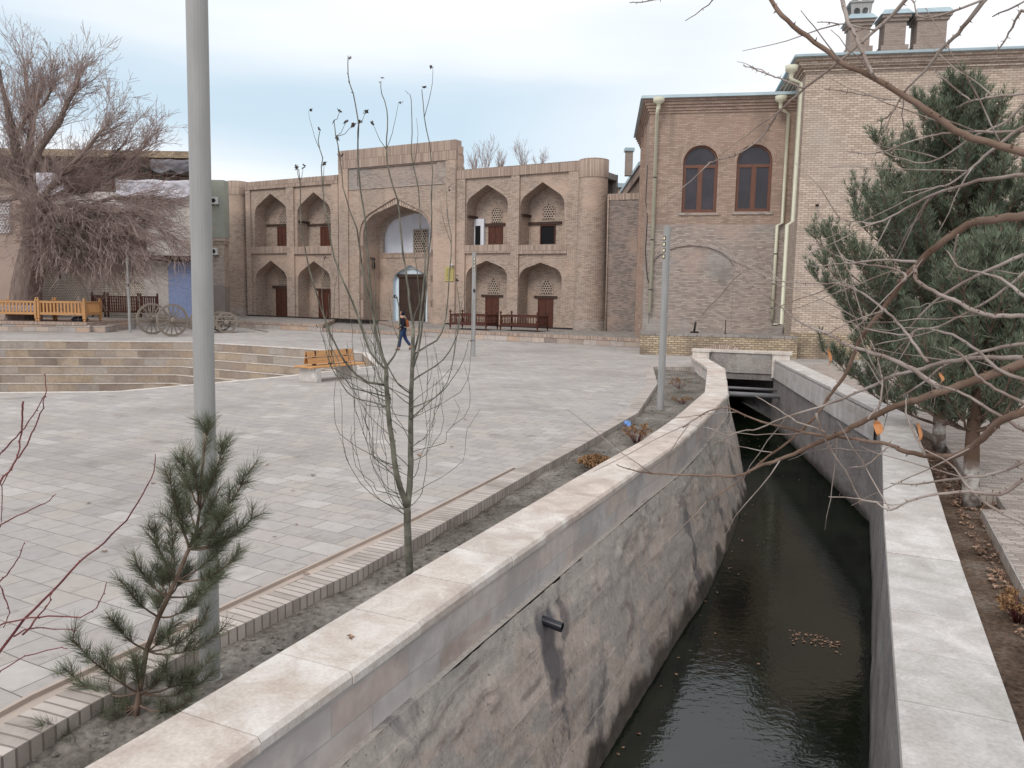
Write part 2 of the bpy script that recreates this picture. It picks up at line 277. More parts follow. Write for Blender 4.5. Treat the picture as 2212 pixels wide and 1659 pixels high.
MT['bark_twig']=simple('grey_brown_twigs',srgb(162,144,138),.2,1,.95,.1,0)
def bark(name,a,b,sc_=8):
    t=NT(name,.8,.25); f=t.noise(sc_,5); t.col(t.ramp(f,[(.35,a),(.65,b)])).bump(f,.3,.004); return t.m
MT['bark_locust']=bark('locust_bark',srgb(92,72,60),srgb(126,106,94))
MT['bark_light']=bark('pale_twig_bark',srgb(116,100,92),srgb(160,150,144))
MT['bark_sapling']=bark('grey_green_bark',srgb(78,76,68),srgb(122,120,108))
MT['bark_red']=bark('red_purple_bark',srgb(88,48,52),srgb(124,76,74))
MT['bark_pine']=bark('pine_bark',srgb(84,68,58),srgb(122,104,92))
def limed():
    t=NT('limewashed_bark',.9,.1); z=t.n('ShaderNodeSeparateXYZ',{0:t.co('Object')}).outputs[2]; f=t.noise(9,5)
    zz=t.math('ADD',z,t.math('MULTIPLY',f,.3)); c=t.ramp(f,[(.4,srgb(116,104,98)),(.6,srgb(176,172,168))])
    c=t.mix(t.n('ShaderNodeMapRange',{0:zz,1:.65,2:.8}).outputs[0],c,srgb(88,72,62)); t.col(c).bump(f,.5,.01); return t.m
MT['limed']=limed()
def needles(name,cs):
    t=NT(name,.6,.25); at=t.n('ShaderNodeAttribute',attribute_name='var').outputs['Fac']; t.col(t.ramp(at,[(i/(len(cs)-1),c) for i,c in enumerate(cs)])); return t.m
MT['needle_far']=needles('blue_green_needles',[(.055,.06,.04,1),(.115,.14,.095,1),(.17,.21,.145,1),(.25,.29,.21,1)])
MT['needle_near']=needles('green_pine_needles',[(.09,.07,.045,1),(.095,.105,.065,1),(.13,.155,.095,1),(.20,.215,.145,1)])
MT['dryleaf']=needles('dry_leaf',[srgb(74,54,46),srgb(110,80,64),srgb(150,122,102),srgb(176,152,134)])
MT['leaf_orange']=simple('orange_brown_leaf',srgb(186,128,84),.2,30,.7)
MT['leaf_dark']=simple('withered_dark_leaf',srgb(78,66,64),.3,10,.8)
MT['straw']=needles('dried_flower_heads',[srgb(84,60,44),srgb(140,106,74),srgb(170,136,100)])
MT['pink_stone']=simple('pinkish_channel_stone',srgb(178,164,154),.1,2.5,.85,bump=.2)
MT['iron']=simple('dark_iron',srgb(44,38,40),.2,8,.6,.4,.1,.3)
MT['black_plastic']=simple('black_plastic_pipe',srgb(34,36,44),.1,8,.35,.5,0)
MT['pipe_grey']=simple('grey_pipe_paint',srgb(120,120,124),.1,3,.6)
MT['brass']=simple('yellow_brass_plate',srgb(188,176,116),.08,4,.35,.5,.02,.3)
MT['brass_text']=simple('engraved_lettering',srgb(128,112,62),.05,4,.6)
MT['navy']=simple('navy_jacket_cloth',srgb(36,38,50),.15,12,.9,.1)
MT['jeans']=simple('blue_denim',srgb(52,66,98),.15,20,.9,.1)
MT['rust_bag']=simple('rust_orange_canvas',srgb(148,84,50),.12,12,.8)
MT['skin']=simple('skin',srgb(176,132,110),.05,8,.6)
MT['shoe']=simple('brown_shoe_leather',srgb(84,62,54),.1,10,.6)
MT['blue_cap']=simple('pale_blue_plastic',srgb(120,160,224),.1,10,.4)
MT['paper']=simple('white_paper',srgb(230,232,234),.02,10,.8)
MT['led']=simple('lamp_lens',srgb(220,210,180),.1,10,.3)
MT['cloth_pattern']=simple('pale_patterned_cloth',srgb(190,186,196),.25,9,.9)
# ------------------------------------------------------------------ helpers
class MB:
    def __init__(s): s.v=[]; s.f=[]; s.c=[]; s.uv=[]; s.sm=[]
    def face(s,pts,var=.5,uv=None,sm=False):
        n=len(s.v); s.v+= [tuple(p) for p in pts]; s.f.append(tuple(range(n,n+len(pts)))); s.c.append(var); s.uv.append(uv); s.sm.append(sm)
    def box(s,x0,x1,y0,y1,z0,z1,var=.5):
        a=[(x0,y0,z0),(x1,y0,z0),(x1,y1,z0),(x0,y1,z0),(x0,y0,z1),(x1,y0,z1),(x1,y1,z1),(x0,y1,z1)]
        s.hexa(a,var)
    def hexa(s,a,var=.5):
        n=len(s.v); s.v+=[tuple(p) for p in a]
        for q in ((0,3,2,1),(4,5,6,7),(0,1,5,4),(1,2,6,5),(2,3,7,6),(3,0,4,7)):
            s.f.append(tuple(n+i for i in q)); s.c.append(var); s.uv.append(None); s.sm.append(False)
    def bar(s,p,q,wd,hg,var=.5,up=Vector((0,0,1))):
        p=Vector(p);q=Vector(q); d=(q-p).normalized(); x=d.cross(up)
        if x.length<1e-4: x=Vector((1,0,0))
        x.normalize(); z=x.cross(d).normalized(); x=x*wd/2; z=z*hg/2
        s.hexa([p-x-z,q-x-z,q+x-z,p+x-z,p-x+z,q-x+z,q+x+z,p+x+z],var)
    def poly(s,outer,holes,f,var=.5):           # flat polygon with holes; f maps (a,b) to a point
        ls=[[Vector((a,b,0)) for a,b in outer]]+[[Vector((a,b,0)) for a,b in h] for h in holes]
        flat=[p for l in ls for p in l]; n=len(s.v); s.v+=[tuple(f(p.x,p.y)) for p in flat]
        for t in tessellate_polygon(ls): s.f.append(tuple(n+i for i in t)); s.c.append(var); s.uv.append(None); s.sm.append(False)
    def prism(s,pts,z0,z1,var=.5):              # pts (x,y), convex or not
        s.poly(pts,[],lambda a,b:(a,b,z1),var); s.poly(pts,[],lambda a,b:(a,b,z0),var)
        for i in range(len(pts)):
            a=pts[i]; b=pts[(i+1)%len(pts)]; s.face([(a[0],a[1],z0),(b[0],b[1],z0),(b[0],b[1],z1),(a[0],a[1],z1)],var)
    def tube(s,pts,rad,n=6,var=.5,cap=True,sm=True):
        pts=[Vector(p) for p in pts]; k=len(pts)
        if isinstance(rad,(int,float)): rad=[rad]*k
        b=len(s.v); x=None
        for i,p in enumerate(pts):
            d=(pts[min(i+1,k-1)]-pts[max(i-1,0)])
            if d.length<1e-9: d=Vector((0,0,1))
            d.normalize()
            if x is None: x=d.cross(Vector((.31,.2,.93)) if abs(d.z)<.9 else Vector((1,0,0)))
            else: x=x-d*x.dot(d)
            x.normalize(); y=d.cross(x)
            for j in range(n):
                a=2*PI*j/n; s.v.append(tuple(p+(x*math.cos(a)+y*math.sin(a))*rad[i]))
        for i in range(k-1):
            for j in range(n):
                s.f.append((b+i*n+j,b+i*n+(j+1)%n,b+(i+1)*n+(j+1)%n,b+(i+1)*n+j)); s.c.append(var); s.uv.append(None); s.sm.append(sm)
        if cap:
            for i in (0,k-1):
                s.f.append(tuple(b+i*n+j for j in (range(n) if i else reversed(range(n))))); s.c.append(var); s.uv.append(None); s.sm.append(False)
    def lathe(s,prof,n=16,c=(0,0,0),var=.5,sm=True,uvr=None):   # prof (r,z)
        b=len(s.v); k=len(prof)
        for r,z in prof:
            for j in range(n):
                a=2*PI*j/n; s.v.append((c[0]+r*math.cos(a),c[1]+r*math.sin(a),c[2]+z))
        for i in range(k-1):
            for j in range(n):
                s.f.append((b+i*n+j,b+i*n+(j+1)%n,b+(i+1)*n+(j+1)%n,b+(i+1)*n+j)); s.c.append(var); s.sm.append(sm)
                s.uv.append([(2*PI*q/n*uvr,prof[i+w_][1]) for q,w_ in ((j,0),(j+1,0),(j+1,1),(j,1))] if uvr else None)
        s.f.append(tuple(b+(k-1)*n+j for j in range(n))); s.c.append(var); s.uv.append(None); s.sm.append(False)
    def build(s,name,mat,parent=None,loc=None,bevel=0):
        me=bpy.data.meshes.new(name); me.from_pydata(s.v,[],s.f); me.update()
        at=me.attributes.new('var','FLOAT','FACE'); at.data.foreach_set('value',s.c)
        me.polygons.foreach_set('use_smooth',s.sm)
        ul=me.uv_layers.new(name='UVMap'); uvs=[0.]*(2*len(me.loops)); vs_=me.vertices
        for p in me.polygons:
            cu=s.uv[p.index]
            if cu:
                for k,li in enumerate(p.loop_indices): uvs[2*li],uvs[2*li+1]=cu[k]
                continue
            nx,ny,nz_=p.normal; L=math.hypot(nx,ny)
            for li in p.loop_indices:
                c=vs_[me.loops[li].vertex_index].co
                if abs(nz_)>.8: uvs[2*li]=c.x; uvs[2*li+1]=c.y
                else: uvs[2*li]=(c.y*nx-c.x*ny)/L; uvs[2*li+1]=c.z
        ul.data.foreach_set('uv',uvs)
        me.materials.append(MT[mat] if isinstance(mat,str) else mat)
        o=bpy.data.objects.new(name,me); COL.objects.link(o)
        if parent: o.parent=parent
        if loc: o.location=loc
        if bevel:
            bv=o.modifiers.new('b','BEVEL'); bv.width=bevel; bv.segments=2; bv.limit_method='ANGLE'
        return o
def tag(o,label=None,cat=None,group=None,kind=None):
    for k,v in (('label',label),('category',cat),('group',group),('kind',kind)):
        if v: o[k]=v
    return o
def thing(name,label,cat,loc=(0,0,0),rz=0,group=None):
    o=bpy.data.objects.new(name,None); COL.objects.link(o); o.location=loc; o.rotation_euler=(0,0,rz); o.empty_display_size=.2
    return tag(o,label,cat,group)
def copy_tree(o,parent=None):
    c=o.copy(); COL.objects.link(c)
    if parent: c.parent=parent
    for ch in list(o.children): copy_tree(ch,c)
    return c
def rnd(a,b): return random.uniform(a,b)
def rv(s): return Vector((rnd(-s,s),rnd(-s,s),rnd(-s,s)))
def lerp(a,b,t): return a+(b-a)*t
def arch(u0,u1,zs,za,n=8,k=.52):             # pointed four-centred arch from left spring to right spring
    wd=(u1-u0)/2; h=za-zs; r=wd*k
    if h<=r*1.02: r=h*.9
    D=math.hypot(wd-r,h); a=math.atan2(h,wd-r)+math.acos(min(1,r/D))
    L=[(r-r*math.cos(PI-(PI+(a-PI)*i/n))if 0 else r+r*math.cos(PI+(a-PI)*i/n), r*math.sin(PI+(a-PI)*i/n)) for i in range(n+1)]
    left=[(u0+x,zs+z) for x,z in L]; mid=((u0+u1)/2,za)
    lx,lz=left[-1]; q=[(lerp(lx,mid[0],t),lerp(lz,mid[1],t)) for t in (.33,.66)]
    left+=q; right=[(u0+u1-x,z) for x,z in reversed(left)]
    return left+[mid]+right
def rarch(u0,u1,zs,n=14):                   # round arch
    c=(u0+u1)/2; r=(u1-u0)/2
    return [(c-r*math.cos(PI*i/n),zs+r*math.sin(PI*i/n)) for i in range(n+1)]
def opening(u0,u1,zf,prof): return [(u0,zf)]+prof+[(u1,zf)]
def wallface(mb,outer,holes,v,var=.5): mb.poly(outer,holes,lambda a,b:(a,v,b),var)
def reveal(mb,pts,v0,v1,closed=False,var=.5):
    n=len(pts); acc=0
    for i in range(n if closed else n-1):
        a=pts[i]; b=pts[(i+1)%n]; l=math.hypot(a[0]-b[0],a[1]-b[1])
        mb.face([(a[0],v0,a[1]),(b[0],v0,b[1]),(b[0],v1,b[1]),(a[0],v1,a[1])],var,[(v0,acc),(v0,acc+l),(v1,acc+l),(v1,acc)]); acc+=l
def resample(poly,step):
    out=[Vector(poly[0])]
    for a,b in zip(poly,poly[1:]):
        a=Vector(a);b=Vector(b); n=max(1,round((b-a).length/step))
        for i in range(1,n+1): out.append(a.lerp(b,i/n))
    return out
def offset(poly,d):                          # to the left of travel when d>0
    poly=[Vector(p) for p in poly]; out=[]
    for i,p in enumerate(poly):
        a=(p-poly[i-1]).normalized() if i else None; b=(poly[i+1]-p).normalized() if i<len(poly)-1 else None
        if a is None: a=b
        if b is None: b=a
        t=(a+b).normalized(); n=Vector((-t.y,t.x)); out.append(p+n*(d/max(.4,n.dot(Vector((-a.y,a.x))))))
    return out
# ================================================================== SETTING
WZ=-2.0
LF=[(-4.45,-3),(-1.24,3.74),(-.28,5.86),(.65,7.85),(1.71,10.14),(2.59,11.95),(3.53,14.2),(5.07,18.24),(6.70,24.64),(7.2,29.3)]   # canal side of left coping
LB=offset(LF,.55)
RLp=[(-1.08,-3),(1.92,3.57),(2.8,5.54),(3.97,8.15),(5.53,11.53),(7.45,15.9),(9.5,28.5)]
RB=offset(RLp,-.58)
EI=[(-4.6,-3),(-2.79,4.07),(-2.59,4.66),(-2.16,5.68),(-1.42,7.06),(-1.13,7.73),(-.52,9.19),(.3,11.22),(1.09,13.06),(2.08,15.49),(2.81,17.28),(4.32,23.19),(5.14,28.63)]   # bed side of the brick edging
EO=offset(EI,.30)
DR=[(-5.25,-3),(-3.45,3.5),(-3.05,4.75),(-2.2,6.55),(-1.1,8.9),(.02,11.55)]         # outer edge of the drain
RE=[(8.6,17.),(8.08,14.55),(7.37,12.83),(6.28,10.38),(6.54,10.35),(6.21,9.6),(5.91,9.63),(4.67,6.87),(3.2,3.6),(.2,-3)]
pool=[(-27.5,31.5),(-23.8,36.4),(-15.43,37.73),(-10.12,35.1),(-6.3,32.87),(-4.7,27.3),(-7.08,23.12),(-9.86,19.4),(-13,18.7),(-21,18.7),(-26.5,22),(-28.3,26)]
dr_in=offset(DR,-.16)
hole=[tuple(p) for p in DR]+[(.13,11.5)]+[tuple(p) for p in EO[8:]]+[(5.2,28.75),(6.7,28.75),(6.75,29.32),(10.2,28.6)]+[tuple(RB[-1])]+[tuple(RB[-2])]+[(8.3,17.2)]+RE
hole=[(a,b) for a,b in hole]
g=MB(); g.poly([(-260,-3),(260,-3),(260,400),(-260,400)],[pool,[(a,max(b,-2.99)) for a,b in hole]],lambda a,b:(a,b,0.))
g.poly([(-260,-120),(260,-120),(260,-3.005),(-260,-3.005)],[],lambda a,b:(a,b,0.))
tag(g.build('ground','paving'),kind='structure')
# brick edging between plaza and bed
e=MB(); ei=resample(EI,.5); 
eo=offset([tuple(p) for p in ei],.30); acc=0
for i in range(len(ei)-1):
    l=(ei[i+1]-ei[i]).length; a,b,c,d=ei[i],ei[i+1],eo[i+1],eo[i]
    e.face([(a.x,a.y,.004),(b.x,b.y,.004),(c.x,c.y,.004),(d.x,d.y,.004)],.5,[(acc,0),(acc+l,0),(acc+l,.33),(acc,.33)])
    e.face([(a.x,a.y,-.25),(b.x,b.y,-.25),(b.x,b.y,.004),(a.x,a.y,.004)],.5,[(acc,.06),(acc+l,.06),(acc+l,.32),(acc,.32)]); acc+=l
e.face([(5.14,28.63,-.25),(6.7,28.7,-.25),(6.7,28.7,.004),(5.14,28.63,.004)]); e.face([(5.14,28.63,.004),(6.7,28.7,.004),(6.7,28.95,.004),(4.9,28.95,.004)])
tag(e.build('brick_edging','edge_brick'),'narrow strip of bricks on edge between the plaza paving and the left soil bed','kerb')
# soil bed left
def soilbed(name,A,B,z,mat,nx,amp):
    s=MB(); nrow=len(A); vv=[]
    for i in range(nrow):
        for j in range(nx+1):
            p=A[i].lerp(B[i],j/nx); h=mn.fractal(Vector((p.x*1.3,p.y*1.3,z)),1.,2.,6)*amp
            vv.append((p.x,p.y,z+h))
    s.v=vv
    for i in range(nrow-1):
        for j in range(nx):
            a=i*(nx+1)+j; s.f.append((a,a+1,a+nx+2,a+nx+1)); s.c.append(.5); s.uv.append(None); s.sm.append(True)
    return s.build(name,mat)
def param(poly,n,ext=0):
    poly=[Vector(p) for p in poly]; L=[0]
    for a,b in zip(poly,poly[1:]): L.append(L[-1]+(b-a).length)
    out=[]; k=0
    for i in range(n):
        t=L[-1]*i/(n-1)
        while k<len(L)-2 and L[k+1]<t: k+=1
        out.append(poly[k].lerp(poly[k+1],min(1,(t-L[k])/(L[k+1]-L[k]))))
    return out
n_=420
A=param([tuple(p) for p in offset([tuple(q) for q in EI],.02)],n_); B=param([tuple(p) for p in offset(LF,.5)[:-1]]+[(6.72,28.7)],n_)
BEDA,BEDB=A,B; tag(soilbed('soil_bed',A,B,-.11,'soil',22,.045),kind='structure')
s=MB(); s.poly([tuple(p) for p in offset(RLp,-.5)[:-1]]+[(9.2,17.5)]+RE+[(-.9,-3)],[],lambda a,b:(a,b,-.13))
tag(s.build('soil_bed_right','soil_dark'),kind='structure')
# bed edges on the right (kerb step)
s=MB(); rr=[(9.2,17.5)]+RE
for a,b in zip(rr,rr[1:]): s.face([(a[0],a[1],-.2),(b[0],b[1],-.2),(b[0],b[1],.0),(a[0],a[1],.0)])
tag(s.build('right_bed_kerb','edge_brick'),'low dark kerb face of bricks along the right planting bed','kerb')
s=MB(); s.poly([(8.62,17.),(8.1,14.55),(7.39,12.83),(6.3,10.4),(6.56,10.37),(6.23,9.62),(5.93,9.64),(4.69,6.87),(3.22,3.6),(.22,-2.9),(40,-2.9),(40,30),(12,31),(10.3,28.5),(9,20)],[],lambda a,b:(a,b,.004))
tag(s.build('right_path','right_paving'),kind='structure')
# drain channel
d=MB(); dd=resample(DR,.6); di=offset([tuple(p) for p in dd],-.16); dm=offset([tuple(p) for p in dd],-.03); eo8=param([tuple(p) for p in EO[:8]],len(dd))
for i in range(len(dd)-1):
    for X,Y_,z0,z1 in ((dd,dd,.006,-.028),(dd,dm,.006,.006),(di,di,-.028,.001)):
        d.face([(X[i].x,X[i].y,z0),(X[i+1].x,X[i+1].y,z0),(Y_[i+1].x,Y_[i+1].y,z1),(Y_[i].x,Y_[i].y,z1)],rnd(0,1))
    d.face([(dm[i].x,dm[i].y,-.028),(dm[i+1].x,dm[i+1].y,-.028),(dm[i+1].x,dm[i+1].y,.006),(dm[i].x,dm[i].y,.006)])
    d.face([(dd[i].x,dd[i].y,-.026),(dd[i+1].x,dd[i+1].y,-.026),(di[i+1].x,di[i+1].y,-.026),(di[i].x,di[i].y,-.026)],.5)
    d.face([(di[i].x,di[i].y,.001),(di[i+1].x,di[i+1].y,.001),(eo8[i+1].x,eo8[i+1].y,.001),(eo8[i].x,eo8[i].y,.001)],.5)
d.face([(.02,11.55,-.028),(.17,11.5,-.028),(.17,11.5,.004),(.02,11.55,.004)])
tag(d.build('drain_channel','pink_stone'),'shallow open drain channel of pinkish stone beside the brick edging','drain')
# water, canal bed
s=MB(); wl=offset(LF,-.3); s.poly([(p.x-.3,p.y) for p in offset(LF,-.1)]+[(7.4,44),(10.6,44)]+[(a+.3,b) for a,b in reversed(RLp)],[],lambda a,b:(a,b,WZ))
tag(s.build('canal_water','water'),kind='structure')
# ------------------------------------------------------------------ canal walls
cw=thing('canal_wall','long low canal wall with pinkish sandstone coping, left of the water','wall',(0,0,0))
c=MB(); cf=resample(LF,.85); cfo=offset([tuple(p) for p in cf],-.0); cb=offset([tuple(p) for p in cf],.55)
for i in range(len(cf)-1):
    a,b,p,q=cf[i],cf[i+1],cb[i+1],cb[i]; g_=.0035
    t=(b-a).normalized()*g_; dz=rnd(-.004,.004); dn=Vector((-t.y,t.x))/g_*rnd(-.008,.008); ch=.03
    A_=[a+t+dn,b-t+dn,p-t,q+t]; z0,z1=.27,.35+dz
    nin=(q-a).normalized()*.022
    lo=[(x.x,x.y,z0) for x in A_]; up=[(A_[0].x+nin.x,A_[0].y+nin.y,z1),(A_[1].x+nin.x,A_[1].y+nin.y,z1),(A_[2].x,A_[2].y,z1),(A_[3].x,A_[3].y,z1)]
    mid=[(A_[0].x,A_[0].y,z1-.03),(A_[1].x,A_[1].y,z1-.03)]
    v=rnd(0,1)
    c.face(lo[::-1],v); c.face(up,v); c.face([lo[0],lo[1],mid[1],mid[0]],v); c.face([mid[0],mid[1],up[1],up[0]],v)
    c.face([lo[1],lo[2],up[2],up[1],mid[1]],v); c.face([lo[2],lo[3],up[3],up[2]],v); c.face([lo[3],lo[0],mid[0],up[0],up[3]],v)
c.build('coping','coping',cw)
def band(mb,poly,z0,z1,flip=False):
    acc=0
    for a,b in zip(poly,poly[1:]):
        l=(b-a).length; mb.face([(a.x,a.y,z0),(b.x,b.y,z0),(b.x,b.y,z1),(a.x,a.y,z1)],.5,[(acc,z0),(acc+l,z0),(acc+l,z1),(acc,z1)]); acc+=l
f_=MB(); band(f_,offset([tuple(p) for p in cf],.035),-.165,.27); band(f_,offset([tuple(p) for p in cf],.50),-.3,.27)
f_.build('facing','facing',cw)
def rough_wall(poly,zt,zb,inset,batter,step,mat,parent,side=-1,rubble=True,amp=.05,name='wall_body'):
    P_=resample(poly,step); m=int((zt-zb)/step)+1; nr=offset([tuple(p) for p in P_],side); s=MB()
    for i,p in enumerate(P_):
        n=(nr[i]-p).normalized()
        for j in range(m+1):
            t=j/m; z=lerp(zt,zb,t); q=p+n*(inset+batter*t**1.1)
            h=mn.fractal(Vector((q.x*1.1,q.y*1.1,z*1.6)),.9,2.1,6)*amp
            if rubble:
                e_=math.exp(-((t-.13+.06*mn.noise(Vector((p.x,p.y,3))))/.11)**2)
                k=mn.fractal(Vector((q.x*5.5,q.y*5.5,z*5.5)),.6,2.2,5)
                h+=e_*(.05*max(0,k-.05)+.0)+.008*mn.fractal(Vector((q.x*9,q.y*9,z*9)),.8,2.1,4)+.02*math.exp(-t*9)
                l2=mn.noise(Vector((q.x*.35+5,q.y*.35,z*1.9))); h+=.009*min(1,max(0,l2*30)); l3=mn.noise(Vector((q.x*.5+9,q.y*.5,z*4.5))); h+=.008*min(1,max(0,l3*20)); h+=.008*max(0,mn.fractal(Vector((q.x*3,q.y*3,z*3+7)),.7,2.1,5)-.15)
            s.v.append((q.x+n.x*h,q.y+n.y*h,z))
    for i in range(len(P_)-1):
        for j in range(m):
            a=i*(m+1)+j; s.f.append((a,a+1,a+m+2,a+m+1)); s.c.append(.5); s.uv.append(None); s.sm.append(True)
    n=len(P_)
    return s.build(name,mat,parent)
rough_wall([tuple(p) for p in LF],-.165,-2.15,-.0,.56,.045,'concrete',cw,amp=.005)
s_=MB(); band(s_,offset(LF,.2),-2.2,.26); s_.build('core','concrete',cw)
s=MB()
for a,b,q,p in zip(offset(LF,-.02),offset(LF,-.02)[1:],offset(LF,.3)[1:],offset(LF,.3)): s.face([(a.x,a.y,-.166),(b.x,b.y,-.166),(q.x,q.y,-.166),(p.x,p.y,-.166)])
s.build('ledge','concrete',cw)
rw=thing('canal_wall','long low canal wall with pale whitish coping, right of the water beside the pines','wall',(0,0,0))
c=MB(); cf2=resample(RLp,.78); cb2=offset([tuple(p) for p in cf2],-.58)
for i in range(len(cf2)-1):
    a,b,p,q=cf2[i],cf2[i+1],cb2[i+1],cb2[i]; t=(b-a).normalized()*.006; dz=rnd(-.006,.006); z0,z1=.27,.35+dz
    A_=[q+t,p-t,b-t,a+t]; c.hexa([(x.x,x.y,z0) for x in A_]+[(x.x,x.y,z1) for x in A_],rnd(0,1))
c.build('coping','coping_light',rw,bevel=.006)
f_=MB(); i0=next(i for i,p in enumerate(cf2) if p.y>15.85); band(f_,offset([tuple(p) for p in cf2[i0:]],.03),-.30,.27); f_.build('facing','facing_far',rw)
f_=MB(); band(f_,offset([tuple(p) for p in cf2],-.54),-.3,.27)
pl=offset([tuple(p) for p in cf2],-.66)
for a,b,x,y in zip(pl,pl[1:],offset([tuple(p) for p in cf2],-.53),offset([tuple(p) for p in cf2],-.53)[1:]):
    f_.face([(a.x,a.y,.12),(b.x,b.y,.12),(y.x,y.y,.12),(x.x,x.y,.12)]); f_.face([(a.x,a.y,-.3),(b.x,b.y,-.3),(b.x,b.y,.12),(a.x,a.y,.12)])
f_.build('plinth','pink_stone',rw)
rough_wall([tuple(p) for p in RLp],.27,-2.15,-.035,.03,.08,'concrete_grey',rw,side=1,rubble=False,amp=.015)
# ------------------------------------------------------------------ far bridge parapet over the canal
bp=thing('bridge_parapet','low plastered parapet with two corner piers across the far end of the canal','parapet',(0,0,0))
a=Vector((6.78,29.3)); b=Vector((9.75,28.35)); t=(b-a).normalized(); n=Vector((-t.y,t.x))
def obx(mb,c0,c1,w0,w1,z0,z1,var=.5):
    q=[c0+n*w0,c1+n*w0,c1+n*w1,c0+n*w1]; mb.hexa([(x.x,x.y,z0) for x in q]+[(x.x,x.y,z1) for x in q],var)
m=MB(); obx(m,a+t*.5,b-t*.3,0,.4,-.18,.55); m.build('parapet_wall','plaster_grey',bp)
m=MB(); obx(m,a-t*.3,b+t*.6,.06,4.,-.42,-.185); m.build('deck_beam','concrete_grey',bp)
m=MB(); obx(m,a+t*.5,b-t*.3,-.05,.45,.55,.63,.6); m.build('coping','coping',bp)
for c0 in (a,b-t*.3):
    m=MB(); obx(m,c0-t*.05,c0+t*.55,-.12,.5,-.3,.55); pr=m.build('pier','coping',bp)
    m=MB(); obx(m,c0-t*.09,c0+t*.62,-.16,.54,.55,.635,.6); m.build('pier_cap','coping',pr)
m=MB(); m.box(6.8,7.2,29.4,44,-2.2,-.3); m.box(10.1,10.5,28.5,44,-2.2,-.3); m.box(6.8,10.5,43.5,44,-2.2,-.3); m.build('tunnel_wall','concrete_grey',bp)
for z,y0,r in ((-.80,27.3,.085),(-.66,28.0,.05)):
    m=MB(); m.tube([(6.6,y0+.3,z+.03),(9.6,y0-.25,z-.02)],r,10)
    tag(m.build('water_pipe','pipe_grey'),'thick grey pipe crossing the canal before the dark tunnel' if r>.07 else 'thinner grey pipe crossing the canal behind the thick pipe','pipe')
# ------------------------------------------------------------------ stepped pool
pm=MB(); cur=[Vector(p) for p in pool]; ctr=Vector((-16,28)); z=0.
def inset(poly,dd_):
    n=len(poly); out=[]
    for i in range(n):
        p=poly[i]; a=(p-poly[i-1]).normalized(); b=(poly[(i+1)%n]-p).normalized(); t=(a+b).normalized(); nn=Vector((t.y,-t.x))
        if nn.dot(ctr-p)<0: nn=-nn
        na=Vector((a.y,-a.x)); 
        if na.dot(ctr-p)<0: na=-na
        out.append(p+nn*(dd_/max(.5,abs(nn.dot(na)))))
    return out
lip=inset(cur,.0)
for k in range(8):
    z2=z-.36; nx_=inset(cur,.34); acc=0
    for i in range(len(cur)):
        j=(i+1)%len(cur); a,b=cur[i],cur[j]; l=(b-a).length
        pm.face([(a.x,a.y,z2),(b.x,b.y,z2),(b.x,b.y,z-.03),(a.x,a.y,z-.03)],.5,[(acc+k*3.3,.36*k+.001),(acc+l+k*3.3,.36*k+.001),(acc+l+k*3.3,.36*k+.33),(acc+k*3.3,.36*k+.33)]); acc+=l
        c_,d_=nx_[j],nx_[i]; 
        if k<7: pm.face([(a.x,a.y,z2),(b.x,b.y,z2),(c_.x,c_.y,z2),(d_.x,d_.y,z2)])
    cur=nx_; z=z2
    if k==6: fl=[tuple(p) for p in nx_]
pm.poly([tuple(p) for p in cur],[],lambda a,b:(a,b,z))
pl_=thing('stone_pool','dry sunken stone pool with stepped sides in the plaza','pool',(0,0,0)); pm.build('steps','pool_stone',pl_)
pm=MB(); cur=[Vector(p) for p in pool]; z=0.
for k in range(8):                       # pale nosing of every step
    o_=inset(cur,-.02 if k else -.25); i_=inset(cur,.025)
    for i in range(len(cur)):
        j=(i+1)%len(cur)
        pm.face([(o_[i].x,o_[i].y,z+.005),(o_[j].x,o_[j].y,z+.005),(i_[j].x,i_[j].y,z+.005),(i_[i].x,i_[i].y,z+.005)])
        pm.face([(i_[i].x,i_[i].y,z-.03),(i_[j].x,i_[j].y,z-.03),(i_[j].x,i_[j].y,z+.005),(i_[i].x,i_[i].y,z+.005)])
    cur=inset(cur,.34); z-=.36
pm.build('nosing','coping',pl_)
# ================================================================== MADRASA
ZT=.44
FM=Fr((5.41,46.78),math.atan2(-17.04,28.75))
mad=thing('madrasa','two-storey brick madrasa with tall arched portal, pointed niches and round corner towers','building',(5.41,46.78,0),FM.a)
U=lambda x,y,v=0.: FM.uv(x,y,v)
def uu(x,y=600,v=0.): return FM.uv(x,y,v)[0]
def hexlattice(mb,u0,u1,z0,z1,inside,cw_=.17,v=0,dep=.07):
    r=cw_/math.sqrt(3); row=0; z=z0+r*.5
    while z<z1+r:
        u=u0+(cw_/2 if row%2 else 0)
        while u<u1+cw_:
            if inside(u,z):
                o_=[(u+r*math.cos(R(30+60*k)),z+r*math.sin(R(30+60*k))) for k in range(6)]; i_=[(u+r*.66*math.cos(R(30+60*k)),z+r*.66*math.sin(R(30+60*k))) for k in range(6)]
                for k in range(6):
                    l=(k+1)%6; mb.face([(o_[k][0],v,o_[k][1]),(o_[l][0],v,o_[l][1]),(i_[l][0],v,i_[l][1]),(i_[k][0],v,i_[k][1])]); mb.face([(i_[k][0],v,i_[k][1]),(i_[l][0],v,i_[l][1]),(i_[l][0],v+dep,i_[l][1]),(i_[k][0],v+dep,i_[k][1])])
            u+=cw_
        z+=r*1.5; row+=1
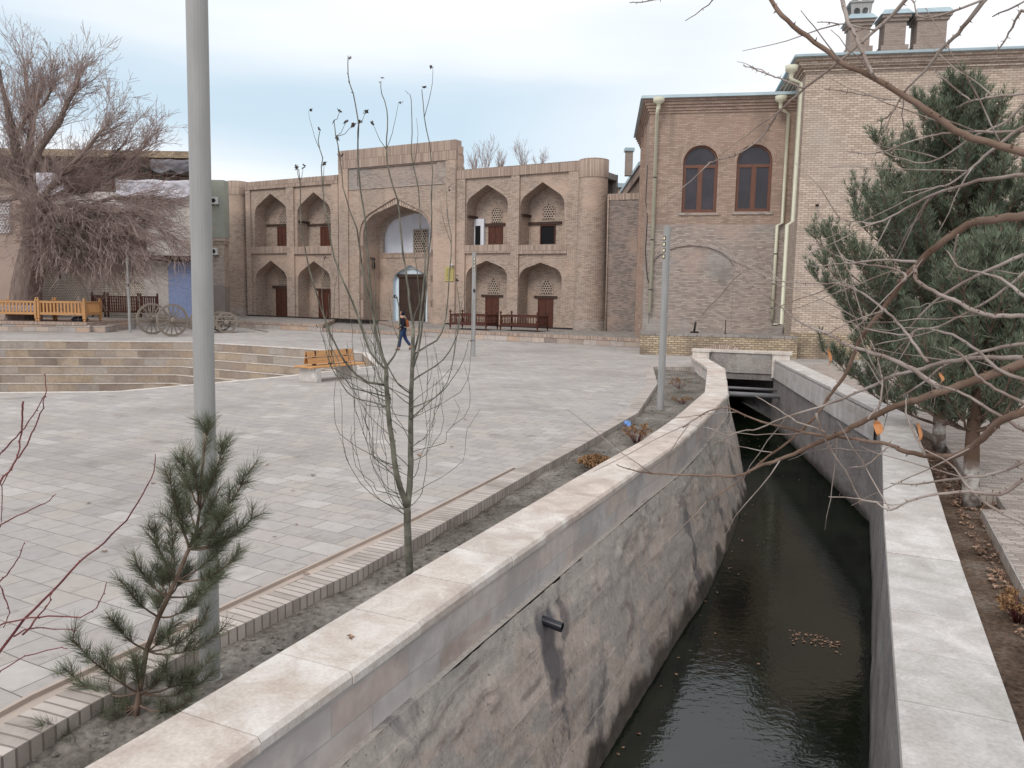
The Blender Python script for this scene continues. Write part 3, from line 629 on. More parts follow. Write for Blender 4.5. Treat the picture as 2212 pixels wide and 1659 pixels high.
def lattice_window(parent,u0,u1,z0,z1,v,pointed=True,cw_=.17):
    # window = surround + lattice + flat black sheet painted as the shade behind
    w_=u1-u0; pf=arch(u0,u1,z1-w_*.62,z1,6) if pointed else [(u0,z1),(u1,z1)]
    op=opening(u0,u1,z0,pf); t=.11
    po=arch(u0-t,u1+t,z1-w_*.62,z1+t*1.2,6) if pointed else [(u0-t,z1+t),(u1+t,z1+t)]
    m=MB(); ou=opening(u0-t,u1+t,z0-.02,po)
    if pointed:
        n_=len(ou)
        for i in range(n_-1):
            a,b,c_,d_=ou[i],ou[i+1],op[i+1],op[i]; m.face([(a[0],v-.035,a[1]),(b[0],v-.035,b[1]),(c_[0],v-.035,c_[1]),(d_[0],v-.035,d_[1])],.5,[(i*.17,.02),(i*.17+.17,.02),(i*.17+.17,.13),(i*.17,.13)])
    else: wallface(m,[(u0-t,z0-t),(u0-t,z1+t),(u1+t,z1+t),(u1+t,z0-t)],[op],v-.035)
    reveal(m,ou,v-.035,v+.0); reveal(m,op,v-.035,v+.06,True)
    wd=m.build('window_surround','soldier' if pointed else 'brick_niche',parent)
    def ins(u,z):
        if z<z0-.02 or u<u0-.02 or u>u1+.02: return False
        if not pointed: return z<z1+.05
        c_=(u0+u1)/2; zs=z1-w_*.62; return z<zs or (abs(u-c_)<(w_/2)*math.sqrt(max(0,1-((z-zs)/(w_*.66))**1.6))+.03)
    m=MB(); hexlattice(m,u0,u1,z0,z1,ins,cw_,v-.012,.05); m.build('lattice','lattice_clay',wd)
    m=MB(); wallface(m,op,[],v-.001); m.build('hole_shade_sheet','dark',wd)
    return wd
def door(parent,u0,u1,z0,z1,v,mat='wood_door',opened=False):
    m=MB(); t=.07; m.box(u0,u0+t,v-.07,v,z0,z1); m.box(u1-t,u1,v-.07,v,z0,z1); m.box(u0,u1,v-.07,v-.002,z1,z1+t)
    d_=m.build('door','wood_dark' if opened else mat,parent)
    if opened:
        m=MB(); wallface(m,[(u0+t,z0),(u0+t,z1),(u1-t,z1),(u1-t,z0)],[],v-.012); m.build('opening_shade_sheet','dark',d_); return d_  # flat black sheet stands in for the shade beyond the open door
    c_=(u0+u1)/2
    for a,b in ((u0+t,c_-.01),(c_+.01,u1-t)):
        m=MB(); m.box(a,b,v-.035,v,z0+.02,z1); h=(z1-z0)
        for k in range(3):
            za=z0+h*(.06+.32*k); zb=za+h*.25; m.box(a+.08,b-.08,v-.05,v-.035,za,zb)
        m.build('door_leaf',mat,d_)
    m=MB(); m.tube([(c_+.05,v-.05,z0+(z1-z0)*.5),(c_+.05,v-.09,z0+(z1-z0)*.5)],.035,8); m.build('handle','iron',d_)
    return d_
BV=.12; ND=1.25
def wing(bays,xl,xr,yl,yr,side):
    """bays: list of dict(pl,pr,ptop,pbot, up=(xl,xr,xa,ya,ys,yf), lo=(...))"""
    ul,zl=U(xl,yl); ur,zr=U(xr,yr); ztop=max(zl,zr)
    holes=[]; m=MB(); fl=MB(); pil=[]
    zm0=zm1=None
    bk=[]
    for b in bays:
        pu0=uu(b['pl']); pu1=uu(b['pr'])
        for key in ('up','lo'):
            x0,x1,xa,ya,ys,yf=b[key]; u0=uu(x0,ys,BV); u1=uu(x1,ys,BV); zs=U(x0,ys,BV)[1]; za=U(xa,ya,BV)[1]
            zf=U((x0+x1)/2,yf,BV)[1] if key=='up' else ZT+.02
            u0=max(u0,pu0+.02); u1=min(u1,pu1-.02)
            h=opening(u0,u1,zf,arch(u0,u1,zs,za)); holes.append(h); b[key+'o']=(u0,u1,zf,zs,za)
            reveal(m,h,BV,ND); 
            if key=='up': fl.face([(u0,BV,zf),(u1,BV,zf),(u1,ND,zf),(u0,ND,zf)])
    outer=[(ul,ZT),(ul,ztop),(ur,ztop),(ur,ZT)]
    wallface(m,outer,holes,BV); wallface(m,outer,[],ND)
    wl=m.build('wing_wall','brick',mad)
    m=MB()
    zpt=[U(b['pl'],b['ptop'])[1] for b in bays]; zc=sum(zpt)/len(zpt)
    # pilasters run the full height; bands close panels on top and at mid height
    edges=[ul]+[e for b in bays for e in (uu(b['pl']),uu(b['pr']))]+[ur]
    for i in range(0,len(edges),2): m.box(edges[i],edges[i+1],0,BV+.01,ZT,zc)
    m.build('pilaster','brick',wl)
    m=MB(); m.box(ul,ur,-.03,ND+.25,zc,ztop); m.build('parapet_band','soldier',wl)
    for b in bays:
        zb1=U(b['pl'],b['b0'])[1]; zb0=U(b['pl'],b['b1'])[1]
        m=MB(); m.box(uu(b['pl']),uu(b['pr']),-.02,BV+.005,zb0,zb1); m.build('balcony_band','soldier',wl)
    m=MB(); m.box(ul,ur,ND-.02,5.5,ztop-.5,ztop-.12); m.box(ul,ur,5.4,5.6,0,ztop-.1); m.build('roof','terrace_top',wl)
    fl.build('balcony_floor','terrace_top',wl)
    m=MB(); 
    for b in bays:
        u0,u1=b['loo'][:2]
    m.box(ul,ur,-.035,.0,ZT,ZT+.09); m.build('base_strip','iron',wl)
    return wl,zc,ztop
# right wing
RWb=[dict(pl=1003,pr=1101.3,ptop=387,b0=530,b1=547.3,up=(1008,1097,1053.5,398.7,448,528.6),lo=(1006.7,1095.5,1050.4,563,601,694)),
     dict(pl=1118.5,pr=1222.9,ptop=377,b0=530.5,b1=548.6,up=(1124.3,1219,1171,393,446,527.8),lo=(1120.8,1213.4,1166.8,566.9,604,704))]
rwl,_,_=wing(RWb,984.3,1254,367.6,352.5,1)
LWb=[dict(pl=543,pr=620.6,ptop=408.6,b0=533,b1=548,up=(550,620,584.6,418,465,532),lo=(552,619.5,587,562.7,605,683)),
     dict(pl=635.8,pr=716.5,ptop=405,b0=533.5,b1=549.5,up=(642,714,676.3,415,463,532),lo=(643.4,714,679,564,606,685))]
lwl,_,_=wing(LWb,529,729.5,394,383,-1)
def NDp(x,y): return FM.uv(x,y,ND)
def niche_fit(par,dx0,dx1,dy0,dy1,lx0,lx1,ly0,ly1,wx0,wx1,wy0,wy1,opened=False,floor=None):
    u0,z1=NDp(dx0,dy0); u1,_z=NDp(dx1,dy0); z0=floor if floor is not None else NDp(dx0,dy1)[1]
    door(par,u0,u1,z0,z1,ND,opened=opened)
    m=MB(); a,zt=NDp(lx0,ly0); b,_q=NDp(lx1,ly0); zb=NDp(lx0,ly1)[1]; m.box(a,b,ND-.1,ND-.003,max(zb,z1+.072),max(zt,z1+.2)); m.build('lintel','wood_lintel',par)
    a,zt=NDp(wx0,wy0); b,_q=NDp(wx1,wy0); zb=NDp(wx0,wy1)[1]; lattice_window(par,a,b,zb,zt,ND)
fA=RWb[0]['upo'][2]; fB=RWb[1]['upo'][2]; fC=LWb[0]['upo'][2]; fD=LWb[1]['upo'][2]
niche_fit(rwl,1056,1087,491,528,1049,1092,483,489.8,1064,1084,444,481.8,floor=fA)
niche_fit(rwl,1168,1200.7,489,527,1131.5,1214,481,487,1175.4,1197,437,475,opened=True,floor=fB)
niche_fit(rwl,1049.5,1078,643,694,1041,1086.9,636,641.6,1056.7,1076.8,601,634,floor=ZT)
niche_fit(rwl,1163,1195.6,646,704,1155,1204,638.7,644.5,1171,1192.7,603,635,floor=ZT)
niche_fit(lwl,600,621,492,532,577,621,485,489,605,619.5,455,481,floor=fC)
niche_fit(lwl,693,716,492,532,653,716,485,489,702,715.5,452,481,floor=fD)
niche_fit(lwl,597,620,625,684,590,622,617,623,603,619,585,616,floor=ZT)
niche_fit(lwl,689,715,629,685,684,716,623,628,696,714,588,619,floor=ZT)
# open cupboard in upper niche A, its shade a black sheet, and beams in the reveals
m=MB(); u0=RWb[0]['upo'][0]; m.box(u0+.002,u0+.75,ND-.22,ND-.001,fA,fA+1.75); m.build('whitewashed_block','white',rwl)
m=MB(); m.box(u0+.1,u0+.5,ND-.24,ND-.222,fA+.05,fA+1.3); m.build('opening_shade_sheet','dark',rwl)
for par,bb,f0 in ((rwl,RWb[0],fA),(rwl,RWb[1],fB),(lwl,LWb[1],fD)):
    u0=bb['upo'][0]; m=MB(); m.box(u0-.02,u0+.16,BV+.1,ND,f0+1.78,f0+1.92); m.build('beam','wood_lintel',par)
# towers
def tower(xc,rb,rt,xt,yt,ybase):
    u,_=U(xc,600); _,z1=U(xt,yt); 
    m=MB(); m.lathe([(rb,ZT+.6),(rb-.01,ZT+1.2),(rt+.03,z1-1.1)],30,(u,.35,0),uvr=(rb+rt)/2); m.f.pop(); m.c.pop(); m.uv.pop(); m.sm.pop(); o=m.build('tower','brick',mad)
    m=MB(); m.lathe([(rb+.02,0),(rb+.01,ZT+.55),(rb-.02,ZT+.6)],30,(u,.35,0),uvr=rb); m.build('tower_base','patched_brick',o)
    m=MB(); m.lathe([(rt+.06,z1-1.1),(rt+.06,z1-.04),(rt-.1,z1)],30,(u,.35,0),uvr=rt); m.build('tower_cap','soldier',o); return o
tower(1271,1.0,.82,1273,343,717); tower(509.,.98,.84,507,391,680)
# portal
PV=-.14
ulp,ztp=U(730.2,321,PV); urp,_=U(984.5,307.4,PV); ztp=(U(730.2,321,PV)[1]+U(984.5,307.4,PV)[1])/2
ou0,zs=U(777.4,511,PV+.18); ou1=U(937,511,PV+.18)[0]; za=U(855,427,PV+.18)[1]
p0=U(751.5,450,PV)[0]; p1=U(962,450,PV)[0]; pz1=U(855,350,PV)[1]
q0=U(770,400,PV)[0]; q1=U(942,400,PV)[0]; qz0=U(856,396,PV)[1]; qz1=U(856,358,PV)[1]
m=MB()
for a in ([(ulp,ZT),(ulp,ztp-1.25),(p0,ztp-1.25),(p0,ZT)],[(p1,ZT),(p1,ztp-1.25),(urp,ztp-1.25),(urp,ZT)],[(p0,pz1),(p0,ztp-1.25),(p1,ztp-1.25),(p1,pz1)]): wallface(m,a,[],PV)
reveal(m,[(p0,ZT),(p0,pz1),(p1,pz1),(p1,ZT)],PV,PV+.1)
AO=opening(ou0,ou1,ZT,arch(ou0,ou1,zs,za,10,.55))
wallface(m,[(p0,ZT),(p0,pz1),(p1,pz1),(p1,ZT)]+AO[::-1],[[(q0,qz0),(q0,qz1),(q1,qz1),(q1,qz0)]],PV+.1)
reveal(m,[(q0,qz0),(q0,qz1),(q1,qz1),(q1,qz0)],PV+.1,PV+.17,True); wallface(m,[(q0,qz0),(q0,qz1),(q1,qz1),(q1,qz0)],[],PV+.17)
# archivolt ring, set back, then iwan
rw_=.27; ai0,ai1=ou0+rw_,ou1-rw_
AI=opening(ai0,ai1,ZT,arch(ai0,ai1,zs,za-.42,10,.55))
reveal(m,AO,PV+.1,PV+.2)
IV=1.85
reveal(m,AI,PV+.2,IV)
zal=U(856,546.5,IV)[1]; hx0,hz=U(824,500,IV); 
wallface(m,[(ai0-.3,ZT),(ai0-.3,zal),(ai1+.3,zal),(ai1+.3,ZT)]+opening(U(849,600,IV)[0],U(923,600,IV)[0],ZT,arch(U(849,600,IV)[0],U(923,600,IV)[0],U(884,610,IV)[1],U(884,572.4,IV)[1],6))[::-1],[],IV)
# box sides and top of the portal block
for ue in (ulp,urp): m.face([(ue,PV,ZT),(ue,.5,ZT),(ue,.5,ztp-1.25),(ue,PV,ztp-1.25)])
m.face([(ulp,.5,za+.3),(urp,.5,za+.3),(urp,.5,ztp),(ulp,.5,ztp)])
for k in range(11): m.box(urp-.02,urp+rnd(.02,.2)*(1.15-k/11),.12,.7+rnd(-.1,.1),ztp-3.2+k*.26,ztp-3.2+(k+1)*.26)
m.box(ulp,urp,.3,3.9,ztp-3.6,ztp-3.4)
por=m.build('portal','brick',mad)
m=MB(); m.box(ulp,urp,PV-.02,.52,ztp-1.25,ztp); m.build('parapet_band','soldier',por)
m=MB(); m.poly([(p0+.02,qz0-.2),(p0+.02,pz1-.02),(p1-.02,pz1-.02),(p1-.02,qz0-.2)],[[(q0,qz0),(q0,qz1),(q1,qz1),(q1,qz0)]],lambda a,b:(a,PV+.085,b)); m.poly([(q0,qz0),(q0,qz1),(q1,qz1),(q1,qz0)],[],lambda a,b:(a,PV+.165,b)); m.box(p0,p1,PV+.03,PV+.1,pz1-.04,pz1+.02); m.box(p0,p1,PV+.05,PV+.1,qz0-.24,qz0-.18); m.build('frieze_panel','patched_brick',por)
m=MB()
for i in range(len(AO)-1): 
    a,b,c_,d_=AO[i],AO[i+1],AI[i+1],AI[i]; m.face([(a[0],PV+.2,a[1]),(b[0],PV+.2,b[1]),(c_[0],PV+.2,c_[1]),(d_[0],PV+.2,d_[1])],.5,[(i*.3,0),(i*.3+.3,0),(i*.3+.3,.27),(i*.3,.27)])
m.build('archivolt','soldier',por)
# white half-dome alcove above the door
m=MB(); prof=arch(ai0+.05,ai1-.05,zs,za-.62,10,.55); N_=8; c0=(ai0+ai1)/2
rows=[]
for k in range(N_+1):
    a=PI/2*k/N_; rows.append([(c0+(u-c0)*math.cos(a)*.999,IV+1.5*math.sin(a),zal+(z_-zal)*(math.cos(a)**.35 if k<N_ else 0.45)) for u,z_ in [(ai0+.05,zal)]+prof+[(ai1-.05,zal)]])
for k in range(N_):
    for i in range(len(rows[0])-1): m.face([rows[k][i],rows[k][i+1],rows[k+1][i+1],rows[k+1][i]],sm=True)
wallface(m,opening(ai0,ai1,zal,prof),[],IV+.95)
m.face([(ai0,IV,zal),(ai1,IV,zal),(ai1,IV+1.6,zal),(ai0,IV+1.6,zal)])
alc=m.build('white_alcove','white',por)
m=MB(); m.box(U(824,550,IV)[0]-.1,ai1,IV-.05,IV,zal-.34,zal+.01); m.build('sill_band','soldier',por)
a,b=U(895.7,499,IV+.9),U(922,544,IV+.9); lattice_window(alc,a[0],b[0],max(b[1],zal+.06),a[1],IV+.9,False,.2)
# inner arch ring (brick) in front of the alcove
m=MB(); r1=opening(ai0,ai1,zal,arch(ai0,ai1,zs,za-.42,10,.55)); r2=opening(ai0+.28,ai1-.16,zal,arch(ai0+.28,ai1-.16,zs-.1,za-.85,10,.55))
for i in range(len(r1)-1): m.face([(r1[i][0],IV-.02,r1[i][1]),(r1[i+1][0],IV-.02,r1[i+1][1]),(r2[i+1][0],IV-.02,r2[i+1][1]),(r2[i][0],IV-.02,r2[i][1])])
reveal(m,r2,IV-.02,IV+.25); m.build('inner_arch','brick_niche',por)
# door of the portal
d0=U(849,600,IV)[0]; d1=U(923,600,IV)[0]; zda=U(884,572.4,IV)[1]; zds=U(884,610,IV)[1]
dl0=U(857,600,IV)[0]; dl1=U(914,600,IV)[0]; zl1=U(884,592,IV)[1]; zl0=U(884,599,IV)[1]
m=MB(); op=opening(d0,d1,ZT,arch(d0,d1,zds,zda,6)); reveal(m,op,IV,IV+.3); wallface(m,op+[(dl1,ZT),(dl1,zl0),(dl0,zl0),(dl0,ZT)],[],IV+.3); tym=m.build('door_surround','white_blue',por)
gd=door(por,dl0,dl1,ZT,zl0,IV+.32,'wood_gate')
m=MB(); m.box(dl0-.12,dl1+.12,IV+.18,IV+.3,zl0,zl1); m.build('lintel','wood_lintel',por)
m=MB(); m.box(dl0+.35,dl1-.3,IV+.27,IV+.298,zl1+.30,zl1+.34); m.box(dl0+.35,dl0+.39,IV+.27,IV+.298,zl1+.02,zl1+.3); m.box(dl1-.34,dl1-.3,IV+.27,IV+.298,zl1+.02,zl1+.3); m.build('fanlight_frame','lattice_clay',tym)
m=MB(); m.box(ulp,d0-.001,PV-.02,PV,ZT,ZT+.09) ; m.box(p1,urp,PV-.02,PV,ZT,ZT+.09); m.box(ulp,p0,PV-.02,PV,ZT+.09,ZT+.1); m.build('base_strip','iron',por)
# wall lantern, yellow plaque, flood lamp on the portal: each a thing
u,zc_=U(817,571,.9); m_=thing('wall_lantern','small black iron lantern on the left reveal of the portal arch','lantern',FM.w(ai0+.12,1.0,zc_-.35),FM.a)
m=MB(); m.lathe([(.05,0),(.11,.12),(.1,.45),(.02,.6)],8,(.06,0,0)); m.build('lantern_body','iron',m_)
m=MB(); m.box(-.1,.06,-.02,.02,.55,.62); m.lathe([(.06,.62),(.13,.7),(.03,.85)],8,(.06,0,0)); m.build('bracket','iron',m_)
a,b=U(962,577,PV-.02),U(980,607.5,PV-.02); sg=thing('plaque','yellow metal notice plaque fixed to the portal pier right of the gate','sign',FM.w(a[0],PV-.03,b[1]),FM.a)
W_,H_=b[0]-a[0],a[1]-b[1]; m=MB(); m.box(0,W_,-.03,.025,0,H_); m.build('plate','brass',sg)
m=MB()
for k in range(9): m.box(W_*.14+rnd(0,.06),W_*.86-rnd(0,.12),-.034,-.03,H_*(.12+.088*k),H_*(.12+.088*k)+.022)
m.build('lettering','brass_text',sg)
u,z_=U(976,573,PV-.15); lm=thing('flood_lamp','small white lamp fixed above the yellow plaque','lamp',FM.w(u,PV,z_),FM.a)
m=MB(); m.lathe([(.02,-.1),(.12,-.04),(.13,.05),(.06,.12)],12,(0,-.2,0)); m.build('lamp_head','ac_white',lm); m=MB(); m.bar((0,0,0),(0,-.2,0),.04,.04); m.build('arm','ac_white',lm)
# ------------------------------------------------------------------ terraces in front of the madrasa
def terrace(label,pts,z,front,brickrow=True,mat='stone_blocks'):
    t_=thing('terrace',label,'terrace',(0,0,0)); m=MB(); m.poly(pts,[],lambda a,b:(a,b,z)); m.build('top','terrace_top',t_)
    m=MB(); s_=MB(); acc=0
    for i in front:
        a=Vector(pts[i]); b=Vector(pts[(i+1)%len(pts)]); l=(b-a).length
        m.face([(a.x,a.y,0),(b.x,b.y,0),(b.x,b.y,z-.16),(a.x,a.y,z-.16)],.5,[(acc,0),(acc+l,0),(acc+l,.265),(acc,.265)])
        n_=Vector((b.y-a.y,-(b.x-a.x))).normalized()*.03
        s_.hexa([(a.x+n_.x,a.y+n_.y,z-.16),(b.x+n_.x,b.y+n_.y,z-.16),(b.x-n_.x*6,b.y-n_.y*6,z-.16),(a.x-n_.x*6,a.y-n_.y*6,z-.16),(a.x+n_.x,a.y+n_.y,z+.004),(b.x+n_.x,b.y+n_.y,z+.004),(b.x-n_.x*6,b.y-n_.y*6,z+.004),(a.x-n_.x*6,a.y-n_.y*6,z+.004)]); acc+=l
    m.build('front_stones',mat,t_); s_.build('brick_edge','soldier',t_); return t_
terrace('long raised terrace with brick edge under the right wing of the madrasa',[(-5.9,45.9),(6.35,39.2),(9,44),(9,55),(-9.6,56.4)],ZT,[0,4])
terrace('raised stone-fronted terrace under the left wing of the madrasa',[(-40,50.6),(-22,52.2),(-19.5,53.2),(-11.9,49.2),(-13.2,58.6),(-23,67),(-40,67)],ZT-.003,[0,1,2,3])
terrace('low step with brick edge before the madrasa portal',[(-11.8,49.1),(-10.9,48.3),(-5.7,46.0),(-9,57),(-13.1,58.4)],.2,[0,1],mat='stone_blocks')
# ------------------------------------------------------------------ linking wall
FL=Fr((5.5,46.6),math.atan2(-1.3,3.2)); lw=thing('linking_wall','weathered grey brick wall between the round tower and the arched-window building','wall',(5.5,46.6,0),FL.a)
ur_,zt_=FL.uv(1396,433); ut=FL.uv(1307,430)[1]; zt_=(zt_+ut)/2
m=MB(); m.box(-.1,ur_+.5,0,.6,ZT-.3,zt_); m.build('wall_body','grey_brick',lw); m=MB(); m.box(-.1,ur_+.5,-.04,.62,zt_,zt_+.36); m.build('brick_cap','soldier',lw)
m=MB(); m.tube([(.0,-.06,ZT),(-.08,-.06,zt_+.3)],.045,6); m.build('drainpipe','brick',lw)
# ------------------------------------------------------------------ right, lower building
a2=math.atan2(-1,5.33); FB=Fr((6.1,37.2),a2)
lb=thing('arched_window_building','brown brick building with two round-arched windows and grey metal roof','building',(6.1,37.2,0),a2)
B=lambda x,y,v=0.: FB.uv(x,y,v)
zr0=(B(1404,212)[1]+B(1694,202)[1])/2; ulw=0.; urw=6.5; zcn=(B(1410,250)[1]+B(1690,236)[1])/2
zmid=B(1500,487)[1]
wins=[]
for x0,x1,yt,yb in ((1474,1549.5,313.5,459.4),(1589.5,1666.5,311.5,457.4)):
    u0=B(x0,400)[0]; u1=B(x1,400)[0]; z1=B((x0+x1)/2,yt)[1]; z0=B(x0,yb)[1]; wins.append((u0,u1,z0,z1))
m=MB(); hs=[opening(u0,u1,z0,rarch(u0,u1,z1-(u1-u0)/2)) for u0,u1,z0,z1 in wins]
wallface(m,[(ulw,zmid),(ulw,zcn),(urw,zcn),(urw,zmid)],hs,0)
for h in hs: reveal(m,h,0,.22,True)
sd_=Vector((7.05-6.1,45.8-37.2)); L_=FB; su=sd_.x*FB.ux.x+sd_.y*FB.ux.y; sv=sd_.x*FB.vy.x+sd_.y*FB.vy.y
m.face([(0,0,0),(su,sv,0),(su,sv,zcn),(0,0,zcn)]); m.face([(su,sv,0),(urw,sv,0),(urw,sv,zcn),(su,sv,zcn)])
for s_ in (.28,.62): 
    m.hexa([(su*s_-.12,sv*s_,0),(su*s_-.12,sv*s_+.6,0),(su*s_+.2,sv*s_+.6,0),(su*s_+.2,sv*s_,0),(su*s_-.12,sv*s_,zcn),(su*s_-.12,sv*s_+.6,zcn),(su*s_+.2,sv*s_+.6,zcn),(su*s_+.2,sv*s_,zcn)])
wb=m.build('upper_wall','brown_brick',lb)
# lower wall with a blind arch
b0=B(1397,600)[0]; b1=B(1592,600)[0]; bs=B(1500,585)[1]; bt=B(1500,530)[1]
ba=[(b0+.15,ZT)]+[( (b0+b1)/2-(b1-b0)/2*math.cos(PI*i/16)*.93, bs+(bt-bs)*math.sin(PI*i/16)) for i in range(17)]+[(b1-.15,ZT)]
m=MB(); wallface(m,[(ulw,0),(ulw,zmid+.04),(urw,zmid+.04),(urw,0)],[ba],-.05); reveal(m,ba,-.05,.03); wallface(m,ba,[],.03); m.face([(ulw,-.05,zmid+.04),(urw,-.05,zmid+.04),(urw,.02,zmid+.04),(ulw,.02,zmid+.04)]); m.build('lower_wall','patched_brick',lb)
m=MB(); bo=[((b0+b1)/2-((b1-b0)/2+.34)*math.cos(PI*i/16)*.96, bs+(bt-bs+.36)*math.sin(PI*i/16)) for i in range(17)]
for i in range(16): a,b,c_,d_=bo[i],bo[i+1],ba[i+2],ba[i+1]; m.face([(a[0],-.054,a[1]),(b[0],-.054,b[1]),(c_[0],-.054,c_[1]),(d_[0],-.054,d_[1])],.5,[(i*.45,0),(i*.45+.45,0),(i*.45+.45,.27),(i*.45,.27)])
m.build('arch_course','patched_brick',lb)
m=MB(); m.tube([(-.03,.3,8.6),(-.06,.25,7.),(.05,-.08,6.2),(.02,-.1,4.6),(.15,-.1,3.4),(.35,-.09,2.9)],.018,5); m.build('cable','iron',lb)
for u0,u1,z0,z1 in wins:
    wn_=thing('window',None,None,(0,0,0)); wn_.parent=lb
    r=(u1-u0)/2; c_=(u0+u1)/2; zs_=z1-r; t=.09
    m=MB(); op=opening(u0,u1,z0,rarch(u0,u1,zs_)); ii=opening(u0+t,u1-t,z0+t,rarch(u0+t,u1-t,zs_))
    wallface(m,op,[ii],.12); reveal(m,ii,.12,.2,True); m.box(u0+t,u1-t,.12,.19,zs_-.22,zs_-.08); m.box(c_-.06,c_+.06,.115,.188,z0+t,zs_-.22)
    for a,b in ((u0+t,c_-.06),(c_+.06,u1-t)): m.box(a,a+.05,.13,.18,z0+t,zs_-.22); m.box(b-.05,b,.13,.18,z0+t,zs_-.22); m.box(a,b,.132,.178,z0+t,z0+t+.06)
    m.build('window_frame','wood_window',wn_)
    m=MB(); wallface(m,ii,[],.17); m.build('pane','glass',wn_)
    m=MB(); m.box(u0-.12,u1+.12,-.06,.02,z0-.12,z0); m.build('sill','patched_brick',wn_)
    m=MB(); ro=[(c_-(r+.3)*math.cos(PI*i/14),zs_+(r+.3)*math.sin(PI*i/14)) for i in range(15)]; ri=[(c_-(r+.0)*math.cos(PI*i/14),zs_+(r+.0)*math.sin(PI*i/14)) for i in range(15)]
    for i in range(14): m.face([(ro[i][0],-.012,ro[i][1]),(ro[i+1][0],-.012,ro[i+1][1]),(ri[i+1][0],-.012,ri[i+1][1]),(ri[i][0],-.012,ri[i][1])],.5,[(i*.3,0),(i*.3+.3,0),(i*.3+.3,.27),(i*.3,.27)])
    m.build('arch_course','brown_brick',wn_)
def cornice(mb,u0,u1,zc,zt,wrap,n=4,out=.5):
    for k in range(n):
        a=lerp(zc,zt,k/n); b=lerp(zc,zt,(k+1)/n); o_=out*((k+1)/n)**1.2
        mb.box(u0-(o_ if wrap else 0),u1,-o_,.05,a+.002,b)
m=MB(); cornice(m,0,urw,zcn,zr0-.12,True,5,.3)
for k in range(5):
    a=lerp(zcn,zr0-.12,k/5); b=lerp(zcn,zr0-.12,(k+1)/5); o_=.3*((k+1)/5)**1.2; m.hexa([(-o_,.05,a),(su-o_,sv,a),(su+.1,sv,a),(.1,.05,a),(-o_,.05,b),(su-o_,sv,b),(su+.1,sv,b),(.1,.05,b)])
m.build('cornice','brown_brick',lb)
m=MB(); m.hexa([(-.42,-.45,zr0-.12),(urw,-.45,zr0-.12),(urw,sv,zr0-.12),(su-.42,sv,zr0-.12),(-.38,-.4,zr0+.02),(urw,-.4,zr0+.02),(urw,sv*.5,zr0+1.),(su+1.,sv*.5,zr0+1.)]); m.build('roof','roof_metal',lb)
def downpipe(par,pts,hx,r=.078,top=True):
    m=MB(); m.tube(pts,r,8); o_=m.build('drainpipe','pipe_cream',par)
    if top: p=pts[0]; m=MB(); m.lathe([(r,-.3),(r+.02,-.05),(.24,.02),(.26,.22)],10,p); m.build('hopper','pipe_cream',o_)
    m=MB()
    for t in (.3,.62,.88):
        i=len(pts)-2; a=Vector(pts[max(0,i)]); b=Vector(pts[i+1]); q=a.lerp(b,t); m.tube([(q.x,q.y,q.z-.02),(q.x,q.y,q.z+.02)],r+.02,8)
    m.build('bracket','iron',o_)
def bpt(x,y,v): u,z=FB.uv(x,y,v); return (u,v,z)
pp=[bpt(1423,222,-.6),bpt(1420,243,-.6),bpt(1419.5,255,-.2),bpt(1404,675,-.2)]; q=pp[2][0]; pp[3]=(q-.02,-.2,pp[3][2]); downpipe(lb,pp,0)
pp=[bpt(1687,219,-.55),bpt(1687,235,-.55),bpt(1697,246,-.15),bpt(1690,482,-.15),bpt(1679,487,-.22),bpt(1670,690,-.22)]; pp[2]=(pp[3][0],-.15,pp[2][2]); pp[5]=(pp[4][0],-.22,pp[5][2]); downpipe(lb,pp,0)
# platform with a canal arch before it
pf=thing('brick_platform','yellowish brick platform with a low segmental canal arch below the arched-window building','platform',(5.6,34.62,0),a2)
FP=Fr((5.6,34.62),a2); PZ=.95
ca=FP.uv(1560,760)[0]; rz_=[(ca-1.55*math.cos(PI*i/14),-.5+1.05*math.sin(PI*i/14)) for i in range(15)]; ri_=[(ca-1.15*math.cos(PI*i/14),-.6+.78*math.sin(PI*i/14)) for i in range(15)]
m=MB(); wallface(m,[(0,-.02),(0,PZ-.1),(6.6,PZ-.1),(6.6,-.02)],[],0); m.face([(0,0,0),(0,3.2,0),(0,3.2,PZ-.1),(0,0,PZ-.1)]); m.build('platform_wall','base_brick',pf)
m=MB(); m.box(-.03,6.6,-.03,3.5,PZ-.1,PZ); m.build('platform_top','terrace_top',pf)
m=MB()
for i in range(14):
    a,b,c_,d_=rz_[i],rz_[i+1],ri_[i+1],ri_[i]
    if max(a[1],b[1],c_[1])>0: m.face([(a[0],-.02,max(0.0,a[1])),(b[0],-.02,max(0,b[1])),(c_[0],-.02,max(0,c_[1])),(d_[0],-.02,max(0,d_[1]))],.5,[(i*.3,0),(i*.3+.3,0),(i*.3+.3,.27),(i*.3,.27)])
m.build('arch_course','soldier',pf)
m=MB(); dk=[p for p in ri_ if p[1]>0]; wallface(m,[(dk[0][0],0.)]+dk+[(dk[-1][0],0.)],[],-.03); m.build('opening_shade_sheet','dark',pf)  # arch is closed; its inner shade is a black sheet on the face
m=MB(); m.box(.2,6.3,2.35,2.62,PZ,PZ+.32); m.build('base_course','patched_brick',pf)
u,z_=FP.uv(1499,718,1.); m=MB(); m.tube([(0,0,0),(.06,0,.5)],.05,8); m.tube([(-.15,0,.02),(.2,0,.02)],.06,6)
tag(m.build('iron_stub','iron',loc=FP.w(u,1.,PZ)),'dark upright iron stub on the brick platform','pipe')
m=MB(); m.tube([(0,0,0),(0,0,.6)],.02,6); m.tube([(0,0,0),(0,0,.03)],.06,6); tag(m.build('iron_rod','iron',loc=FP.w(u+1.35,1.0,PZ)),'thin iron rod standing on the brick platform right of the stub','rod')
